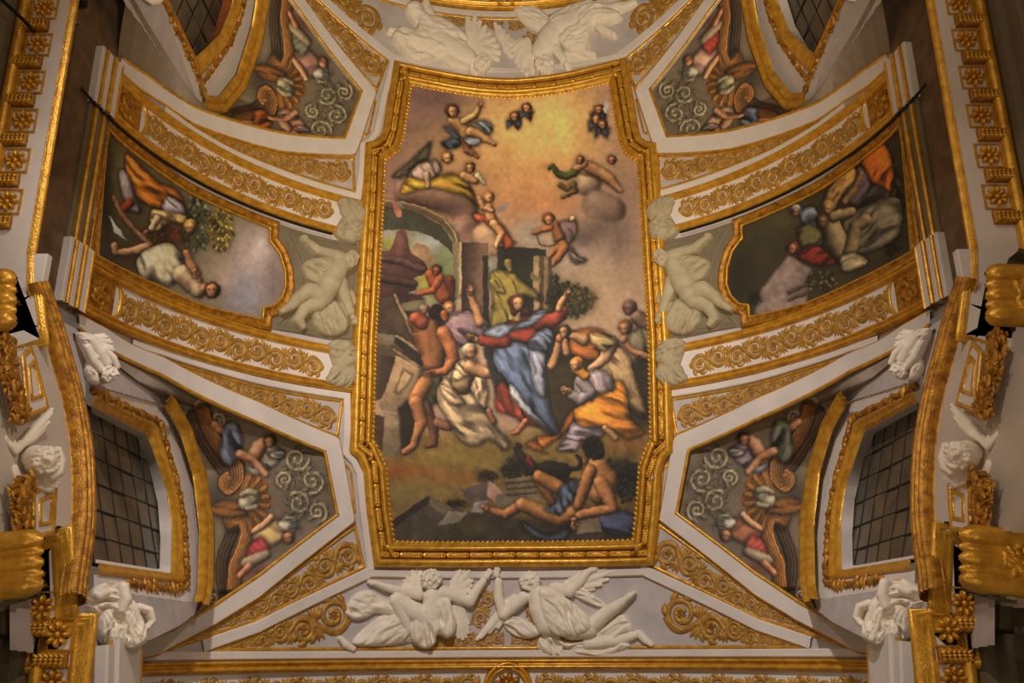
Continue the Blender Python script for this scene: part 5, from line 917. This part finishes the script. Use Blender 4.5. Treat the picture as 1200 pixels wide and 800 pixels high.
def rosette(t, x, u, mx):
    m = mirmat(frameat(hm(x, u, ZC+.005), (0, 0, -1), (1, 0, 0)), mx, 0); put('rosette', ROS, None, m, t)
    g = Geo(); q = A_([(x-.12, u-.12), (x+.12, u-.12), (x+.12, u+.12), (x-.12, u+.12)]); sweep(q, [(-.007, .02), (-.007, -.012), (.007, -.012), (.007, .02)], hmz, True, .3, g); obj('coffer_edge', g, M['gold'], t, mx, 0, False)
pa = np.vstack([hz([(90, 0)], ZC)+[[0, 4.2]], hz([(90, 0), (40, 295), (40, 334), (48, 337), (56, 402), (-25, 428)], ZC)])
pb = hz([(30, 625), (82, 615), (88, 718), (111, 718), (103, 800), (99, 850)], ZC)
xa = pa[1, 0]
for mx in (0, 1):
    sd = SIDE[mx]
    t = cornice(0, pa[::-1], mx, .72, 'trim_%d' % (17+mx)) if False else None
    def orient(P):                             # make the left normal point away from the nave
        d = P[1]-P[0]; n = A_([-d[1], d[0]]); return P if n[0] < 0 else P[::-1]
    t = cornice(0, orient(pa), mx, .72, 'trim_%d' % (17+mx))
    for k in range(15):
        u = 3.72+.43*k
        if u > 9.8: break
        bracket(t, xa-.36, u, (-1, 0, 0), mx); rosette(t, xa-.30, u+.215, mx)
    pbo = pb[::-1] if (lambda d: -d[1])(pb[-1]-pb[-2]) > 0 else pb
    t2 = cornice(0, pbo, mx, .62, 'trim_%d' % (19+mx), 2)
    for px, kind in (((68, 743), 'r'), ((60, 773), 'm'), ((61, 800), 'r'), ((41, 736), 'm'), ((49, 712), 'r'), ((52, 826), 'm')):
        x, u = hz([px], ZC)[0]
        (bracket(t2, x, u, (-1, 0, 0), mx) if kind == 'm' else rosette(t2, x, u, mx))
    g = Geo(); box((-4.3, .12, CH+7.57), 1.36, 2.1, .1, g, .01); obj('soffit_slab', g, M['white'], t2, mx, 0, False); g = Geo(); box((-4.66, -2.95, CH+7.57), 1.08, .95, .1, g, .01); obj('soffit_slab', g, M['white'], t, mx, 0, False)
    # gilt capitals under the two ends of the chapel arch
    for k, (x0, x1, ys, zc, lab) in enumerate(((-40, 52, (634, 648, 661, 674, 686), 6.6, 'large gilt column capital on pier by chapel arch '), (-40, 20, (329, 342, 354, 366, 378), 6.6, 'small gilt column capital beside long cornice '))):
        c = hz([(x1-20, ys[2])], zc)[0]; rc = root('column_capital', hm(c[0], c[1], zc), mx, 0); tag(rc, lab+sd, 'capital')
        for i, y in enumerate(ys):
            p0, p1 = hz([(x0, y+(8 if k == 0 else 0)), (x1, y-3)], zc); d = p1-p0; L_ = np.linalg.norm(d); tt = np.linspace(0, 1, 14); r0 = (.085, .06, .075, .06, .085)[i]
            ax = np.stack([p0[0]+d[0]*tt, p0[1]+d[1]*tt], 1); rr = r0*np.r_[np.ones(11), .92, .7, .15]; a = np.linspace(0, 2*math.pi, 11); nn = A_([-d[1], d[0]])/L_
            V = np.stack([ax[:, None, 0]+nn[0]*np.cos(a)[None]*rr[:, None], -(ax[:, None, 1]+nn[1]*np.cos(a)[None]*rr[:, None]), CH+zc+np.sin(a)[None]*rr[:, None]+0*ax[:, None, 0]], -1)
            obj(('abacus_roll', 'neck_roll', 'volute_roll', 'neck_roll', 'base_roll')[i], Geo().add(V, gridq(14, 11)), M['gold'], rc, mx, 0)
        q0, q1 = hz([(x0, ys[2]), (x1-14, ys[2])], zc); hw = abs(hz([(x1, ys[0])], zc)[0][1]-hz([(x1, ys[-1])], zc)[0][1])/2
        g = Geo(); rr = np.random.default_rng(k+20)
        for i in range(26):
            f = rr.random(); an = rr.random()*6.28; l = .06; x, u = q0[0]+(q1[0]-q0[0])*(f*.55), q0[1]+(q1[1]-q0[1])*f+(rr.random()-.5)*hw*1.2
            tube([(x+l*math.cos(an)*t_, u+l*math.sin(an)*t_) for t_ in np.linspace(-1, 1, 5)], A_([.2, .8, 1, .8, .1])*.03, lambda a_, b_, h_: hm(a_, b_, zc-.06-h_), 0, 1.2, g)
        obj('carved_leaves', g, M['gold'], rc, mx, 0)
    # nave wall between the splayed bays, piers
    g = Geo(); V = hm(A_([-5.05]*4), A_([-3., 13.5, 13.5, -3.]), A_([-1.6, -1.6, 8.9, 8.9])); g.add(V, [(0, 1, 2, 3)])
    tag(obj('wall_%s_nave' % ('left', 'right')[mx], g, M['wall'], None, mx, 0, False), kind='structure')
    g = Geo(); box((-4.35, -(-.45), CH+2.5), 1.3, 2.2, 8.2, g, .05); tag(obj('wall_%s_pier' % ('left', 'right')[mx], g, M['wall'], None, mx, 0, False), kind='structure')
    # plaster plinths where the ribs come down behind the pier cornice
    pl = root('plinth', hm(-3.55, .1, 8.3), mx, 0); tag(pl, 'stepped white and gilt rib plinth standing on pier cornice '+sd, 'architectural block')
    for px0, px1, wd, zz, m in (((118, 756), (116, 812), .13, 8.35, 'white'), ((126, 750), (124, 812), .04, 8.42, 'gold'), ((133, 748), (131, 812), .10, 8.5, 'white'), ((140, 760), (138, 812), .035, 8.56, 'gold')):
        q = hz([px0, px1], zz); obj('plinth_step', sweep(q, [(-wd/2, .5), (-wd/2, .02), (-wd/2+.02, 0), (wd/2-.02, 0), (wd/2, .02), (wd/2, .5)], lambda a_, b_, h_: hm(a_, b_, zz+h_)), M[m], pl, mx, 0, False)
# wires and a small lamp on the long cornice
g = Geo(); p = hz([(0, -2), (18, 14), (32, 28), (42, 40)], 7.2); tube(p, .018, lambda a, b, h: hm(a, b, 7.2-h), 0, 1.4, g)
tag(obj('cable', g, M['dark']), 'short black cable hanging under long cornice near reaper fresco', 'cable')
g = Geo(); dome((0, 0, 0), .06, .06, .08, g, 10, 6); V, Q = g.get(); g2 = Geo(); box((0, 0, -.03), .16, .14, .06, g2, .02)
c = hz([(97, 6)], 7.75)[0]; rl_ = root('spotlight', hm(c[0], c[1], 7.7)); tag(rl_, 'small black spotlight standing on long cornice near reaper fresco', 'lamp')
obj('lamp_body', (g2.get()[0]+hm(c[0], c[1], 7.72), g2.get()[1]), M['dark'], rl_, smooth=False); obj('lamp_lens', (V+hm(c[0], c[1], 7.75), Q), M['grey'], rl_)
fl = Geo().add(hm(A_([-9., 9, 9, -9]), A_([-4., -4, 15, 15]), A_([-1.6]*4)), [(0, 1, 2, 3)]); tag(obj('floor', fl, M['floor'], smooth=False), kind='structure')
